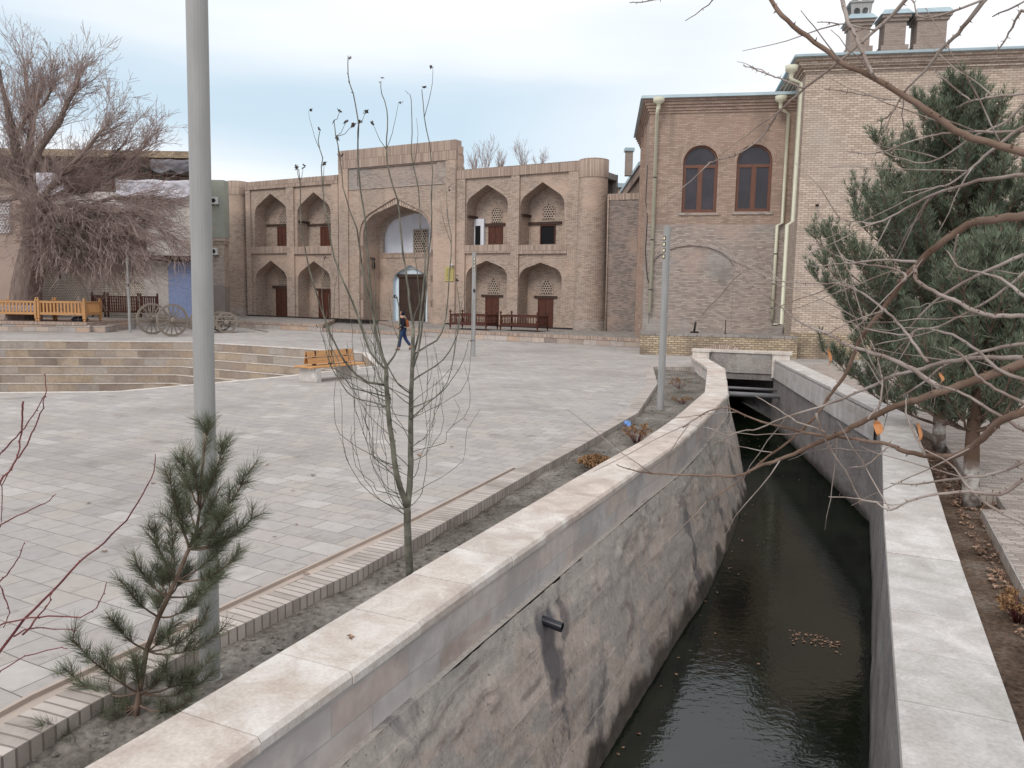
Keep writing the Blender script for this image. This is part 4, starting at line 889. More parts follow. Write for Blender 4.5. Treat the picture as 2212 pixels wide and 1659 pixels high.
m=MB(); m.box(-.1,.1,-.08,.08,0,.38); tag(m.build('utility_box','ac_white',loc=P(1376,718,ZT)+Vector((0,0,.0)),bevel=.01),'small white utility box at the foot of the grey linking wall','box')
# rear block beyond
rb=thing('rear_brick_building','distant brick building edge with cornice and chimney seen over the linking wall','building',(0,0,0))
def rq(mb,x0,y0,x1,y1,z0,z1,th=3): mb.hexa([(x0,y0,z0),(x0+th,y0,z0),(x1+th,y1,z0),(x1,y1,z0),(x0,y0,z1),(x0+th,y0,z1),(x1+th,y1,z1),(x1,y1,z1)])
zE=PY(1369,352,47.5).z; m=MB(); rq(m,7.45,47.5,8.15,61,0,zE-.7); m.build('wall','brown_brick',rb)
m=MB(); rq(m,7.3,47.4,8.0,61.1,zE-.7,zE-.15,3.3); m.build('cornice','brown_brick',rb); m=MB(); rq(m,7.2,47.3,7.9,61.2,zE-.15,zE+.05,3.5); m.build('roof','roof_metal',rb)
p=PY(1357,345,52); m=MB(); m.box(p.x-.18,p.x+.26,51.7,52.2,zE-.1,PY(1357,328,52).z); ch_=m.build('chimney','chimney_brick',rb); zc2=PY(1357,328,52).z; m=MB(); m.box(p.x-.26,p.x+.34,51.6,52.3,zc2,zc2+.2); m.build('chimney_cap','roof_metal',ch_)
p=PY(1318,402,70); m=MB(); m.box(p.x-3,p.x+1.5,70,76,0,PY(1318,405,70).z); w2=m.build('wall','grey_brick'); m=MB(); 
lr=thing('low_roofed_house','low distant house with pale metal roof seen just right of the round tower','building',(0,0,0)); w2.parent=lr
zq=PY(1318,405,70).z; m.box(p.x-3.3,p.x+1.7,69.7,76,zq,zq+.35); m.build('roof','roof_metal',lr)
# ------------------------------------------------------------------ right, tall building
FT=Fr((11.95,33.9),a2); tb=thing('tall_brick_building','tall pale yellow brick building with cornice and three roof chimneys','building',(11.95,33.9,0),a2)
T=lambda x,y,v=0.: FT.uv(x,y,v)
zt1=T(1719,118,-.5)[1]; zc1=T(1716,160)[1]
m=MB(); m.box(0,16,0,12,0,zc1); tw=m.build('wall','pale_brick',tb)
m=MB(); m.box(-.02,5,-.05,.0,0,1.1); m.build('rough_base','base_brick',tb)
m=MB()
hs_=[(0,.10,.05),(.10,.2,.12),(.2,.34,.08),(.34,.5,.2),(.5,.8,.3),(.8,1.,.42)]
for a,b,o_ in hs_: m.box(-o_,16,-o_,12+o_,lerp(zc1,zt1-.1,a)+.002,lerp(zc1,zt1-.1,b))
m.build('cornice','pale_brick',tb)
m=MB(); m.box(-.55,16,-.6,12.6,zt1-.1,zt1-.02); m.hexa([(-.55,-.6,zt1-.02),(16,-.6,zt1-.02),(16,12.6,zt1-.02),(-.55,12.6,zt1-.02),(-.3,-.1,zt1+.14),(16,-.1,zt1+.14),(16,12,zt1+.14),(-.3,12,zt1+.14)]); m.build('roof','roof_metal',tb)
for i,(x0,x1,yt) in enumerate(((1837,1879,37),(1910,1956,27),(1980,2044,24))):
    v=.9; u0=T(x0,80,v)[0]; u1=T(x1,80,v)[0]; zt2=T((x0+x1)/2,yt,v)[1]; m=MB(); m.box(u0,u1,v,v+.9,zt1-.05,zt2-.35); m.box(u0-.12,u1+.12,v-.1,v+1,zt1-.05,zt1+.62)
    m.box(u0-.07,u1+.07,v-.07,v+.97,zt2-.35,zt2-.22); m.box(u0-.15,u1+.15,v-.15,v+1.05,zt2-.22,zt2-.1)
    ch_=m.build('chimney','chimney_brick',tb); m=MB(); k=.22; m.hexa([(u0-k,v-k,zt2-.1),(u1+k,v-k,zt2-.1),(u1+k,v+.9+k,zt2-.1),(u0-k,v+.9+k,zt2-.1),(u0-.05,v,zt2+.14),(u1+.05,v,zt2+.14),(u1+.05,v+.9,zt2+.14),(u0-.05,v+.9,zt2+.14)]); m.build('chimney_cap','roof_metal',ch_)
    if i==0:
        m=MB(); c0_=(u0+u1)/2
        wallface(m,[(u0,zt2+.1),(u0-.05,zt2+.62),(u1+.05,zt2+.62),(u1,zt2+.1)],[opening(u0+.1,c0_-.05,zt2+.16,rarch(u0+.1,c0_-.05,zt2+.3,8)),opening(c0_+.05,u1-.1,zt2+.16,rarch(c0_+.05,u1-.1,zt2+.3,8))],v+.1)
        wallface(m,[(u0,zt2+.1),(u0-.05,zt2+.62),(u1+.05,zt2+.62),(u1,zt2+.1)],[opening(u0+.1,c0_-.05,zt2+.16,rarch(u0+.1,c0_-.05,zt2+.3,8)),opening(c0_+.05,u1-.1,zt2+.16,rarch(c0_+.05,u1-.1,zt2+.3,8))],v+.8)
        m.box(u0-.1,u1+.1,v+.05,v+.85,zt2+.62,zt2+.68)
        for k in range(9): m.bar((lerp(u0,u1,k/8),v+.08,zt2+.68),(lerp(u0,u1,k/8)+.04,v+.08,zt2+.9),.02,.02)
        m.lathe([(.06,0),(.16,.12),(.05,.26)],8,(c0_-.22,v+.4,zt2+.66)); m.lathe([(.06,0),(.16,.12),(.05,.26)],8,(c0_+.22,v+.4,zt2+.66)); m.build('chimney_crown','metal_grey',ch_)
def tpt(x,y,v): u,z=FT.uv(x,y,v); return (u,v,z)
pp=[(-.62,-.35,T(1706,155,-.3)[1]),(-.62,-.35,T(1706,172,-.3)[1]),(-.2,-.2,T(1722,180,-.2)[1]),(-.2,-.2,T(1705,478,-.2)[1]),(-.42,-.2,T(1697,486,-.2)[1]),(-.42,-.2,T(1686,700,-.2)[1]),(-.75,-.2,T(1680,703,-.2)[1])]; downpipe(tb,pp,0,.085)
m=MB(); m.lathe([(.0,-.07),(.07,-.03),(.07,.03),(.0,.07)],10,(0,-.2,0)); m.bar((0,0,0),(0,-.2,0),.03,.03); u,z_=T(1761.7,444.6); tag(m.build('wall_lamp','iron',loc=FT.w(u,0,z_)),'small dark ball lamp on the pale brick wall','lamp')
m=MB(); m.box(-.2,.2,-.15,.15,0,.3); m.tube([(0,-.16,.16),(0,-.15,.16)],.11,12); p=P(1718,757,.1); tag(m.build('white_unit','ac_white',loc=(p.x,p.y,0),bevel=.02),'small white box unit standing behind the right bridge pier','box')
# ================================================================== LEFT HOUSES
HY=56.
def hx(x,y,Y=HY):
    p=PY(x,y,Y); return p.x,p.z
def hb(mb,x0,y0,x1,y1,Y,dep,dz=0):          # frontal box from two picture corners on the plane at distance Y
    a=hx(x0,y0,Y); b=hx(x1,y1,Y); mb.box(min(a[0],b[0]),max(a[0],b[0]),Y,Y+dep,min(a[1],b[1]),max(a[1],b[1])); return a,b
ho=thing('courtyard_house','large old house with pierced brick ground floor, whitewashed upper wall and timber top storey','building',(-35,HY,0))
ho_inv=Vector((-35,HY,0))
def hp(mb,name,mat,par=None):
    o=mb.build(name,mat,par or ho)
    if par is None or par is ho: o.location=-ho_inv
    return o
X0=-52.; xr,_=hx(412,560); zg=ZT
z=lambda y,x=250: hx(x,y)[1]
xp0=hx(91,600)[0]; xp1=hx(310,600)[0]; xb0=hx(363,600)[0]; zo=z(562,380); z2=z(418)
m=MB(); m.box(X0,xp0,HY,HY+1.2,zg,zo); m.box(xp1,xb0,HY,HY+1.2,zg,zo); hp(m,'brick_wall','whitewash')
m=MB(); m.box(xb0,xr+.7,HY+.02,HY+1.2,zg,zo); hp(m,'blue_wall','blue_brick')
m=MB(); m.box(xp0,xp1,HY+.03,HY+1.2,zg,zo); hp(m,'pierced_wall','perforated')
for x_ in (130,214,288):
    sx=hx(x_,600)[0]; m=MB(); m.box(sx-.42,sx+.42,HY-.02,HY+.05,z(610),zo); q=hp(m,'slit_surround','whitewash'); m=MB(); m.box(sx-.06,sx+.06,HY-.03,HY-.018,z(604),zo); m.build('slit','wood_lintel',q)
m=MB(); m.box(X0,xr+.75,HY-.9,HY+1.2,zo,zo+.28)
hp(m,'overhang','wood_lintel')
m=MB()
for k in range(60): m.box(X0+k*.52,X0+k*.52+.14,HY-.95,HY,zo-.14,zo)
hp(m,'joists','wood_lintel')
m=MB(); m.box(X0,xr+.75,HY-.85,HY+1.2,zo+.28,z2); hp(m,'upper_wall','whitewash')
for x0,x1 in ((281,315),(196,228),(110,142)):
    a=hx(x0,477,HY-.9); b=hx(x1,511,HY-.9); m=MB(); t=.1; fr=[(a[0],b[1]),(a[0],a[1]),(b[0],a[1]),(b[0],b[1])]; inn=[(a[0]+t,b[1]+t),(a[0]+t,a[1]-t),(b[0]-t,a[1]-t),(b[0]-t,b[1]+t)]
    wallface(m,fr,[inn],HY-.91); reveal(m,inn,HY-.91,HY-.86,True); m.box(a[0],b[0],HY-.9,HY-.86,b[1]-.9,b[1]); q=hp(m,'window_frame','wood_dark'); m=MB(); wallface(m,inn,[],HY-.87); m.build('pane','green_wall',q)
zt_a=z(345); zt_b=z(329)
m=MB(); m.box(X0,xr+.7,HY+.2,HY+1.2,z2,zt_a); hp(m,'timber_storey','wood_grey')
m=MB(); 
for k in range(34): x_=X0+k*.9; m.box(x_,x_+.09,HY-.8,HY-.7,z2,zt_a)
for k in range(4): m.box(X0,xr+.7,HY-.78,HY-.72,z2+.2+k*.3,z2+.3+k*.3)
hp(m,'railing','wood_dark')
m=MB(); m.box(X0,xr+.9,HY-1.2,HY+1.4,zt_a,zt_a+.15); m.box(X0,xr+.7,HY-.9,HY+1.2,zt_a+.15,zt_b); hp(m,'roof_parapet','base_brick')
def cloth(name,mat,x0,x1,y0,y1,Y,label,amp=.18,sag=.4,cols=40,rows=10):
    m=MB(); a=hx(x0,y0,Y); b=hx(x1,y1,Y)
    for j in range(rows+1):
        for i in range(cols+1):
            t=i/cols; u_=j/rows; X=lerp(a[0],b[0],t); Z=lerp(a[1],b[1],u_)-sag*math.sin(PI*((t*2)%1))*(.25+.75*u_)*.6
            m.v.append((X,Y+amp*mn.fractal(Vector((X*1.3,Z*1.8,1)),.8,2.,4)-.05*u_,Z))
    for j in range(rows):
        for i in range(cols): q=j*(cols+1)+i; m.f.append((q,q+1,q+cols+2,q+cols+1)); m.c.append(.5); m.uv.append(None); m.sm.append(True)
    o=m.build(name,mat); sd=o.modifiers.new('s','SOLIDIFY'); sd.thickness=.02; return tag(o,label,'tarpaulin','tarpaulins on the old house')
cloth('tarpaulin','tarp_grey',326,411,343,368,HY-1.3,'grey tarpaulin hanging under the roof edge of the old house')
cloth('tarpaulin','tarp_white',250,411,386,422,HY-1.15,'white tarpaulin sagging below the timber storey of the old house',sag=.5)
cloth('tarpaulin','tarp_white',60,140,372,420,HY-1.2,'white tarpaulin behind the big bare tree trunk',sag=.2)
# grey-green neighbour and its lower brick part, air conditioners
gh=thing('render_house','narrow grey-green rendered house with brick lower wall beside the left tower','building',(0,0,0)); GY=59.
m=MB(); hb(m,440,388,486,514,GY,1); m.build('upper_wall','green_wall',gh)
m=MB(); a,b=hb(m,440,514,486,521,GY-.25,1); a,b=hb(m,440,526,486,619,GY-.02,1); hb(m,440,520,486,527,GY-.12,1); m.build('brick_wall','pale_brick',gh)
m=MB(); a=hx(440,617,GY); b=hx(490,617,GY); m.box(a[0],b[0]-.15,GY-.06,GY+1,ZT-.1,a[1]+.05); m.build('plaster_base','beige2',gh)
for y0,y1,l in ((425,441,'upper'),(535,551,'lower')):
    a=hx(455.5,y0,GY-.5); b=hx(468,y1,GY-.5); ac=thing('air_conditioner','white air conditioner box, the %s one on the house beside the left tower'%l,'air conditioner',(a[0],GY-.5,b[1]),0,'air conditioners on the render house')
    W_=b[0]-a[0]; H_=a[1]-b[1]; m=MB(); m.box(0,W_,0,.35,0,H_); m.build('casing','ac_white',ac,bevel=.02)
    m=MB(); m.lathe([(.0,0),(min(W_,H_)*.38,.0),(min(W_,H_)*.38,.02)],16); o=m.build('fan_grille','iron',ac); o.rotation_euler=(R(90),0,0); o.location=(W_*.42,-.005,H_/2)
    m=MB(); m.box(0,.04,0,.5,-.06,0); m.box(W_-.04,W_,0,.5,-.06,0); m.build('bracket','iron',ac)
# far left clay house
ch=thing('clay_house','tall plain beige clay house at the left edge behind the tree trunk','building',(0,0,0))
m=MB(); a=hx(48,405,50.5); m.box(-60,a[0],50.5,51.4,.0,a[1]); wl_=m.build('wall','beige_wall',ch)
m=MB(); m.box(-60,a[0]+.3,50.2,51.5,a[1],a[1]+.3); m.build('roof','base_brick',ch)
a=hx(-14,428,50.5); b=hx(18,502,50.5); m=MB(); m.box(a[0]-.08,b[0]+.08,50.42,50.5,b[1]-.08,a[1]+.08); q=m.build('window_frame','green_wall',ch)
m=MB(); hexlattice(m,a[0],b[0],b[1],a[1],lambda u,z:True,.2,50.38,.03); m.build('lattice','white',q)
# dark panelled screens before the pierced wall
for i,(x0,x1) in enumerate(((196,228),(230,300),(301,342))):
    a=hx(x0,637+i*1.2,HY-1.2); b=hx(x1,677,HY-1.2); W_=b[0]-a[0]; H_=a[1]-ZT
    t_=thing('wooden_screen',['dark brown panelled wooden bench back, leftmost before the pierced brick wall','dark brown panelled wooden bench back, middle and longest of three before the pierced wall','dark brown panelled wooden bench back nearest the cart wheels'][i],'bench',(a[0],HY-1.2,ZT),0,'dark wooden benches by the pierced wall')
    for xx in (0,W_-.1): m=MB(); m.box(xx,xx+.1,0,.1,0,H_+.12); m.lathe([(.06,0),(.07,.06),(.0,.12)],8,(xx+.05,.05,H_+.12)); m.build('post','wood_dark',t_)
    m=MB(); m.box(.1,W_-.1,.02,.08,.35,.45); m.box(.1,W_-.1,.02,.08,H_-.1,H_)
    k=int(W_/.16); 
    for j in range(k): x_=.1+(W_-.2)*(j+.5)/k; m.box(x_-.05,x_+.05,.03,.06,.45,H_-.1)
    m.build('backrest','wood_dark',t_); m=MB(); m.box(.1,W_-.1,-.6,.02,.38,.45); m.build('seat','wood_dark',t_)
# ------------------------------------------------------------------ stone planter, orange platforms
plt=thing('stone_planter','low rough stone planter with brick rim around the big bare tree','planter',(0,0,0))
px1=P(208,717,0).x; PYf=43.9; pz=PY(120,696,PYf).z
m=MB(); m.box(-46,px1,PYf,PYf+5.4,0,pz-.14); m.build('stone_sides','stone_blocks',plt); m=MB(); m.box(-46,px1-.15,PYf-.05,PYf+5.5,pz-.14,pz); m.build('brick_rim','soldier',plt)
m=MB(); m.box(px1-.1,px1+.75,PYf+.25,PYf+1.6,0,pz-.2); m.build('step','stone_blocks',plt)
def topchan(name,label,loc,rz,W,D,H,mat,group,zr=.42,nb=10,turned=False,sides=('f','b','l','r')):
    t_=thing(name,label,'bench',loc,rz,group)
    for (x_,y_) in ((0,0),(W,0),(0,D),(W,D)):
        m=MB()
        if turned: m.lathe([(.045,0),(.03,.08),(.055,.2),(.05,zr),(.055,zr+.15),(.035,zr+.25),(.05,H-.02),(.03,H+.03),(.075,H+.1),(.06,H+.17),(.0,H+.21)],8,(x_,y_,0))
        else: m.box(x_-.08,x_+.08,y_-.08,y_+.08,.16,H); m.lathe([(.05,0),(.09,.07),(.05,.16)],8,(x_,y_,0)); m.lathe([(.07,0),(.09,.06),(.03,.1),(.06,.16),(.0,.2)],8,(x_,y_,H))
        m.build('leg',mat,t_)
    m=MB(); m.box(0,W,-.03,.03,zr-.14,zr); m.box(0,W,D-.03,D+.03,zr-.14,zr); m.box(-.03,.03,0,D,zr-.14,zr); m.box(W-.03,W+.03,0,D,zr-.14,zr); m.box(0,W,0,D,zr-.03,zr-.0); m.build('seat',mat,t_)
    for sd_ in sides:
        m=MB(); ln=W if sd_ in 'fb' else D; k=max(3,int(nb*ln/W))
        for j in range(k+1):
            u_=ln*(j+.5)/(k+1); q=(u_,0) if sd_=='f' else (u_,D) if sd_=='b' else (0,u_) if sd_=='l' else (W,u_)
            if turned: m.lathe([(.018,zr),(.028,lerp(zr,H,.3)),(.014,lerp(zr,H,.5)),(.028,lerp(zr,H,.7)),(.018,H-.08)],6,(q[0],q[1],0))
            else: m.box(q[0]-.045,q[0]+.045,q[1]-.02,q[1]+.02,zr,H-.1)
        if sd_ in 'fb': y_=0 if sd_=='f' else D; m.box(0,W,y_-.035,y_+.035,H-.12,H-.02)
        else: x_=0 if sd_=='l' else W; m.box(x_-.035,x_+.035,0,D,H-.12,H-.02)
        m.build('railing',mat,t_)
    return t_
a=PY(84,690,44.6); b=PY(183,690,44.6)
OG='orange wooden platforms beside the big tree'
t1=topchan('wooden_platform','orange varnished wooden platform bench, right one beside the tree trunk',(a.x,44.6,pz),0,b.x-a.x,1.7,PY(120,650,44.6).z-pz,'wood_orange',OG,.52,12)
t2=topchan('wooden_platform','orange varnished wooden platform bench with pale quilt, left one at the photo edge',(a.x-(b.x-a.x)-.12,44.6,pz),0,b.x-a.x,1.7,PY(120,650,44.6).z-pz,'wood_orange',OG,.52,12)
m=MB(); m.box(a.x-2.6,a.x-.2,44.75,46.1,pz+.53,pz+.86); tag(m.build('quilt','cloth_pattern',bevel=.05),'pale patterned quilt lying on the left orange platform','quilt')
bp_=PY(173,690,45.2); m=MB(); m.lathe([(.3,0),(.42,.12),(.34,.27),(.1,.34)],12); o=m.build('bag','black_plastic',loc=(bp_.x,45.2,pz)); o.scale=(1.2,.8,.9); tag(o,'black bag lying under the right orange platform','bag')
# ------------------------------------------------------------------ carts
def wheel(par,c,r,ax,spokes=16,w=.07,name='wheel'):
    c=Vector(c); ax=Vector(ax).normalized(); a=ax.cross(Vector((0,0,1))).normalized(); b=a.cross(ax)
    m=MB(); n_=28
    def pt(rr,t,k): return c+(a*math.cos(t)+b*math.sin(t))*rr+ax*k
    for i in range(n_):
        t0,t1=2*PI*i/n_,2*PI*(i+1)/n_
        q=[pt(r-.11,t0,-w/2),pt(r,t0,-w/2),pt(r,t1,-w/2),pt(r-.11,t1,-w/2),pt(r-.11,t0,w/2),pt(r,t0,w/2),pt(r,t1,w/2),pt(r-.11,t1,w/2)]; m.hexa(q)
    rm=m.build(name,'wood_grey',par)
    for i in range(spokes):
        t=2*PI*i/spokes+.1; m=MB(); m.bar(pt(.1,t,0),pt(r-.1,t,0),.045,.085,up=ax); m.build('spoke','wood_grey',rm)
    m=MB(); m.tube([c-ax*.2,c-ax*.12,c+ax*.12,c+ax*.2],[.09,.14,.14,.09],10); m.build('hub','wood_grey',rm)
w1=PY(329,687,43.2); w2_=PY(372.6,690.5,41.6); r_=.86
ct=thing('wooden_cart','old weathered cart with two large spoked wheels standing on the plaza','cart',(0,0,0))
w1.z=r_; w2_.z=r_; ax_=(w2_-w1).normalized(); wheel(ct,w1,r_,ax_); wheel(ct,w2_,r_,ax_)
m=MB(); m.tube([w1,w2_],.06,8); m.build('axle','wood_grey',ct)
fd=ax_.cross(Vector((0,0,1))).normalized(); 
if fd.x<0: fd=-fd
for k in (.25,.75): q=w1.lerp(w2_,k); m=MB(); m.bar(q-fd*.5+Vector((0,0,.15)),q+fd*2.6+Vector((0,0,-.75)),.08,.1); m.build('shaft','wood_grey',ct)
m=MB(); 
for k in range(5): q=w1.lerp(w2_,.3)-fd*.3+fd*k*.22+Vector((0,0,.2-k*.09)); m.bar(q,q+ax_*.9,.1,.03)
m.build('platform','wood_grey',ct)
c2=thing('wooden_cart','smaller flat wooden cart with shafts resting on the ground behind the big lamp post','cart',(0,0,0))
wa=PY(494,690,46.5); wb_=PY(462,688,44.5); wc=PY(483,668,48.5); r2=.62; wa.z=r2; wb_.z=r2
A1=PY(489,693,45.8); A1.z=.6; A2=A1+Vector((-.9,1.5,0)); ax2=(A2-A1).normalized(); wheel(c2,A1,.62,ax2,8); wheel(c2,A2,.62,ax2,8)
m=MB(); m.tube([A1,A2],.05,6); m.build('axle','wood_grey',c2); fd2=Vector((-ax2.y,ax2.x,0)); 
if fd2.x<0: fd2=-fd2
fd2.normalize()
m=MB()
for k in range(6): q=A1+ax2*(.15+.27*k)+Vector((0,0,.35)); m.bar(q-fd2*1.4,q+fd2*.75+Vector((0,0,-.05)),.24,.04)
m.build('platform','wood_grey',c2)
for k in (.1,1.5): q=A1+ax2*k+Vector((0,0,.2)); m=MB(); m.bar(q-fd2*1.2,q+fd2*2.4+Vector((0,0,-.78)),.07,.08); m.build('shaft','wood_grey',c2)
m=MB(); q=A1+Vector((0,0,.12)); m.bar(q-fd2*1.3,q+fd2*1.,.09,.09); m.bar(q-fd2*1.3+ax2*1.5,q+fd2*1.+ax2*1.5,.09,.09); m.build('frame','wood_grey',c2)
wheel(c2,A1-fd2*1.3+Vector((0,0,.1)),.7,ax2,8)
# ------------------------------------------------------------------ lamp posts
LG='slim grey lamp posts around the plaza'
def lamp(label,loc,h=4.25,r=.075,rz=0,low=False,tilt=(0,0)):
    t_=thing('lamp_post',label,'lamp post',loc,rz,LG); t_.rotation_euler=(tilt[0],tilt[1],rz)
    m=MB(); n_=20; pts=[(r*math.cos(2*PI*i/n_),r*math.sin(2*PI*i/n_)) for i in range(n_)]; pts=[(x_,max(y_,-r*.86)) for x_,y_ in pts]; m.prism(pts,-.2,h)
    for i in range(len(m.sm)): m.sm[i]=i>1 and False
    m.build('pole','metal_grey',t_); m=MB(); m.lathe([(r+.015,0),(r+.015,.012)],16); m.build('base_plate','metal_grey',t_)
    for k in range(4):
        z_=h-.28-k*.14; m=MB(); m.box(-.045,.045,-r*.86-.008,-r*.86,z_-.045,z_+.045); q=m.build('lamp_head','iron',t_); m=MB(); m.box(-.03,.03,-r*.86-.012,-r*.86-.008,z_-.03,z_+.03); m.build('lens','led',q)
    m=MB(); m.box(-r*.45,r*.45,-r*.86-.006,-r*.86,.55,.95); m.build('hatch','metal_grey',t_)
    if low: m=MB(); m.box(-.03,.05,-r*.86-.03,-r*.86,2.6,2.72); m.build('camera_box','iron',t_)
    return t_
lamp('tall grey lamp post nearest the camera, rising out of the picture beside the young pine',(-2.065,5.20,-.1),4.6,.067,R(200),tilt=(0,R(-.45)))
lamp('thin grey lamp post standing alone in the middle of the plaza before the arcade',(-1.6,31.94,0),4.2,.085,R(5),True)
lamp('round grey lamp post in the soil bed by the bend of the left canal wall',(3.55,18.6,-.1),4.3,.083,R(-60))
lamp('thin grey lamp post standing left of the large cart wheels',(-21.74,44.7,0),4.2,.075,R(10),True)
# ------------------------------------------------------------------ plaza bench
ang=math.atan2(23.19-21.94,-4.61+5.49)
bn=thing('plaza_bench','modern bench with orange slatted wooden back on two grey stone blocks','bench',(-5.49,21.94,0),ang)
for u0 in (0,1.38): m=MB(); m.box(u0,u0+.18,0,.72,0,.40); m.build('leg','coping_light',bn,bevel=.01)
m=MB()
for k in range(5): m.box(-.18,1.95,.0+k*.15,.135+k*.15,.405,.445)
m.build('seat','wood_bench',bn,bevel=.004)
m=MB()
for s_,y_ in ((1,.36),(-1,.44)):
    for k in range(2):
        z0=.5+k*.19; yy=lambda z:.40-s_*(.10-(z-.5)*.2); m.hexa([(-.02,yy(z0)-.012,z0),(1.72,yy(z0)-.012,z0),(1.72,yy(z0)+.012,z0),(-.02,yy(z0)+.012,z0),(-.02,yy(z0+.165)-.012,z0+.165),(1.72,yy(z0+.165)-.012,z0+.165),(1.72,yy(z0+.165)+.012,z0+.165),(-.02,yy(z0+.165)+.012,z0+.165)])
m.build('backrest','wood_orange',bn)
for u0 in (.25,.85,1.45): m=MB(); m.box(u0,u0+.03,.33,.47,.445,.86); m.build('bracket','iron',bn)
# ------------------------------------------------------------------ dark turned benches before the madrasa
DG='dark turned-wood benches on the madrasa terrace'
for (x0,y0,x1,y1,lab) in ((972.5,711,1063,713,'dark carved wooden platform bench, left one before the arcade'),(1081,714,1167.5,717,'dark carved wooden platform bench, right one before the arcade nearer the tower')):
    a=P(x0,y0,ZT); b=P(x1,y1,ZT); d_=b-a; az=math.atan2(d_.y,d_.x); az=FM.a*.9; 
    topchan('carved_bench',lab,(a.x,a.y,ZT),az,d_.length*.97,1.35,.92,'wood_dark',DG,.42,13,True)
# ------------------------------------------------------------------ person
def person():
    base=Vector((-4.83,34.55,0)); t_=thing('person','person in dark hooded jacket and blue jeans walking left with a rust orange backpack','person',tuple(base),R(8))
    def skin(name,V,E,mat,par,sub=1,root=0):
        me=bpy.data.meshes.new(name); me.from_pydata([v[:3] for v in V],E,[]); me.materials.append(MT[mat]); o=bpy.data.objects.new(name,me); COL.objects.link(o); o.parent=par
        sk=o.modifiers.new('skin','SKIN'); sv=me.skin_vertices[0].data
        for i,v in enumerate(V): sv[i].radius=(v[3],v[4] if len(v)>4 else v[3]); sv[i].use_root=(i==root)
        sk.use_smooth_shade=True; sb=o.modifiers.new('sub','SUBSURF'); sb.levels=sub; sb.render_levels=sub+1; return o
    # facing -x.  x forward is negative
    V=[(0,0,.95,.13,.15),(-.01,0,1.12,.125,.16),(-.02,0,1.30,.13,.18),(-.03,0,1.44,.08,.12),(-.04,0,1.53,.055,.055),(-.05,0,1.63,.085,.08),(-.05,0,1.72,.075,.07),
       (-.02,-.17,1.41,.07,.07),(.05,-.21,1.14,.052,.052),(-.12,-.2,.95,.042,.042),(-.17,-.2,.89,.035,.03),
       (-.02,.17,1.41,.07,.07),(.0,.22,1.14,.052,.052),(-.2,.2,1.0,.042,.042),(-.26,.2,.96,.035,.03),
       (-.02,-.09,.88,.095,.1),(-.12,-.09,.5,.065,.065),(-.16,-.09,.1,.048,.048),(-.27,-.09,.045,.04,.045),
       (.02,.09,.88,.095,.1),(.12,.09,.5,.065,.065),(.34,.09,.2,.048,.048),(.31,.09,.07,.04,.045)]
    E=[(0,1),(1,2),(2,3),(3,4),(4,5),(5,6),(3,7),(7,8),(8,9),(9,10),(3,11),(11,12),(12,13),(13,14),(0,15),(15,16),(16,17),(17,18),(0,19),(19,20),(20,21),(21,22)]
    body=skin('body',V,E,'skin',t_)
    k=1.22
    J=[(0,0,.86,.155,.18),(0,0,.98,.16,.185),(-.01,0,1.12,.15,.185),(-.02,0,1.30,.155,.2),(-.03,0,1.45,.10,.14),
       (-.02,-.18,1.41,.09,.09),(.05,-.22,1.14,.07,.07),(-.1,-.21,.97,.055,.055),(-.02,.18,1.41,.09,.09),(.0,.23,1.14,.07,.07),(-.18,.21,1.01,.055,.055)]
    skin('jacket',J,[(0,1),(1,2),(2,3),(3,4),(4,5),(5,6),(6,7),(4,8),(8,9),(9,10)],'navy',t_)
    skin('hood',[(-.01,0,1.5,.09,.1),(-.01,0,1.62,.105,.1),(-.02,0,1.73,.09,.085)],[(0,1),(1,2)],'navy',t_)
    skin('jeans',[(0,0,.9,.13,.15),(-.02,-.09,.86,.11,.11),(-.12,-.09,.5,.08,.08),(-.16,-.09,.12,.065,.065),(.02,.09,.86,.11,.11),(.12,.09,.5,.08,.08),(.33,.09,.21,.065,.065)],[(0,1),(1,2),(2,3),(0,4),(4,5),(5,6)],'jeans',t_)
    skin('shoe',[(-.13,-.09,.06,.05,.05),(-.33,-.09,.045,.04,.045)],[(0,1)],'shoe',t_)
    skin('shoe',[(.37,.09,.16,.05,.05),(.27,.09,.03,.035,.045)],[(0,1)],'shoe',t_)
    m=MB(); m.lathe([(.0,0),(.022,.005),(.012,.03)],6,(-.145,0,1.62)); m.build('nose','skin',t_)
    bg=thing('backpack','rust orange canvas backpack carried by the walking person','backpack',tuple(base),R(8))
    m=MB(); m.box(.13,.25,-.12,.12,1.02,1.36); m.build('bag_body','rust_bag',bg,bevel=.06); m=MB(); m.box(.245,.28,-.08,.08,1.04,1.18); m.build('pocket','rust_bag',bg,bevel=.02)
    for y_ in (-.13,.1): m=MB(); m.tube([(.16,y_,1.4),(.05,y_,1.52),(-.12,y_,1.46),(-.19,y_,1.25),(-.05,y_*1.3,1.05),(.15,y_,1.02)],.02,6); m.build('strap','pink_stone',bg)
person()
# ------------------------------------------------------------------ small things
m=MB(); sn=Vector((SPN.x,SPN.y,0)); m.tube([-sn*.1,sn*.15+Vector((0,0,-.04))],.045,14,cap=False); m.tube([sn*.148+Vector((0,0,-.04)),-sn*.05],.037,14,cap=False); m.lathe([(.054,0),(.047,.0)],14,(0,0,-5)); m.v=m.v[:-28]; m.f=m.f[:-15]; m.c=m.c[:-15]; m.uv=m.uv[:-15]; m.sm=m.sm[:-15]
tag(m.build('drain_spout','black_plastic',loc=SPOUT),'short black plastic drain pipe sticking out of the left canal wall','pipe')
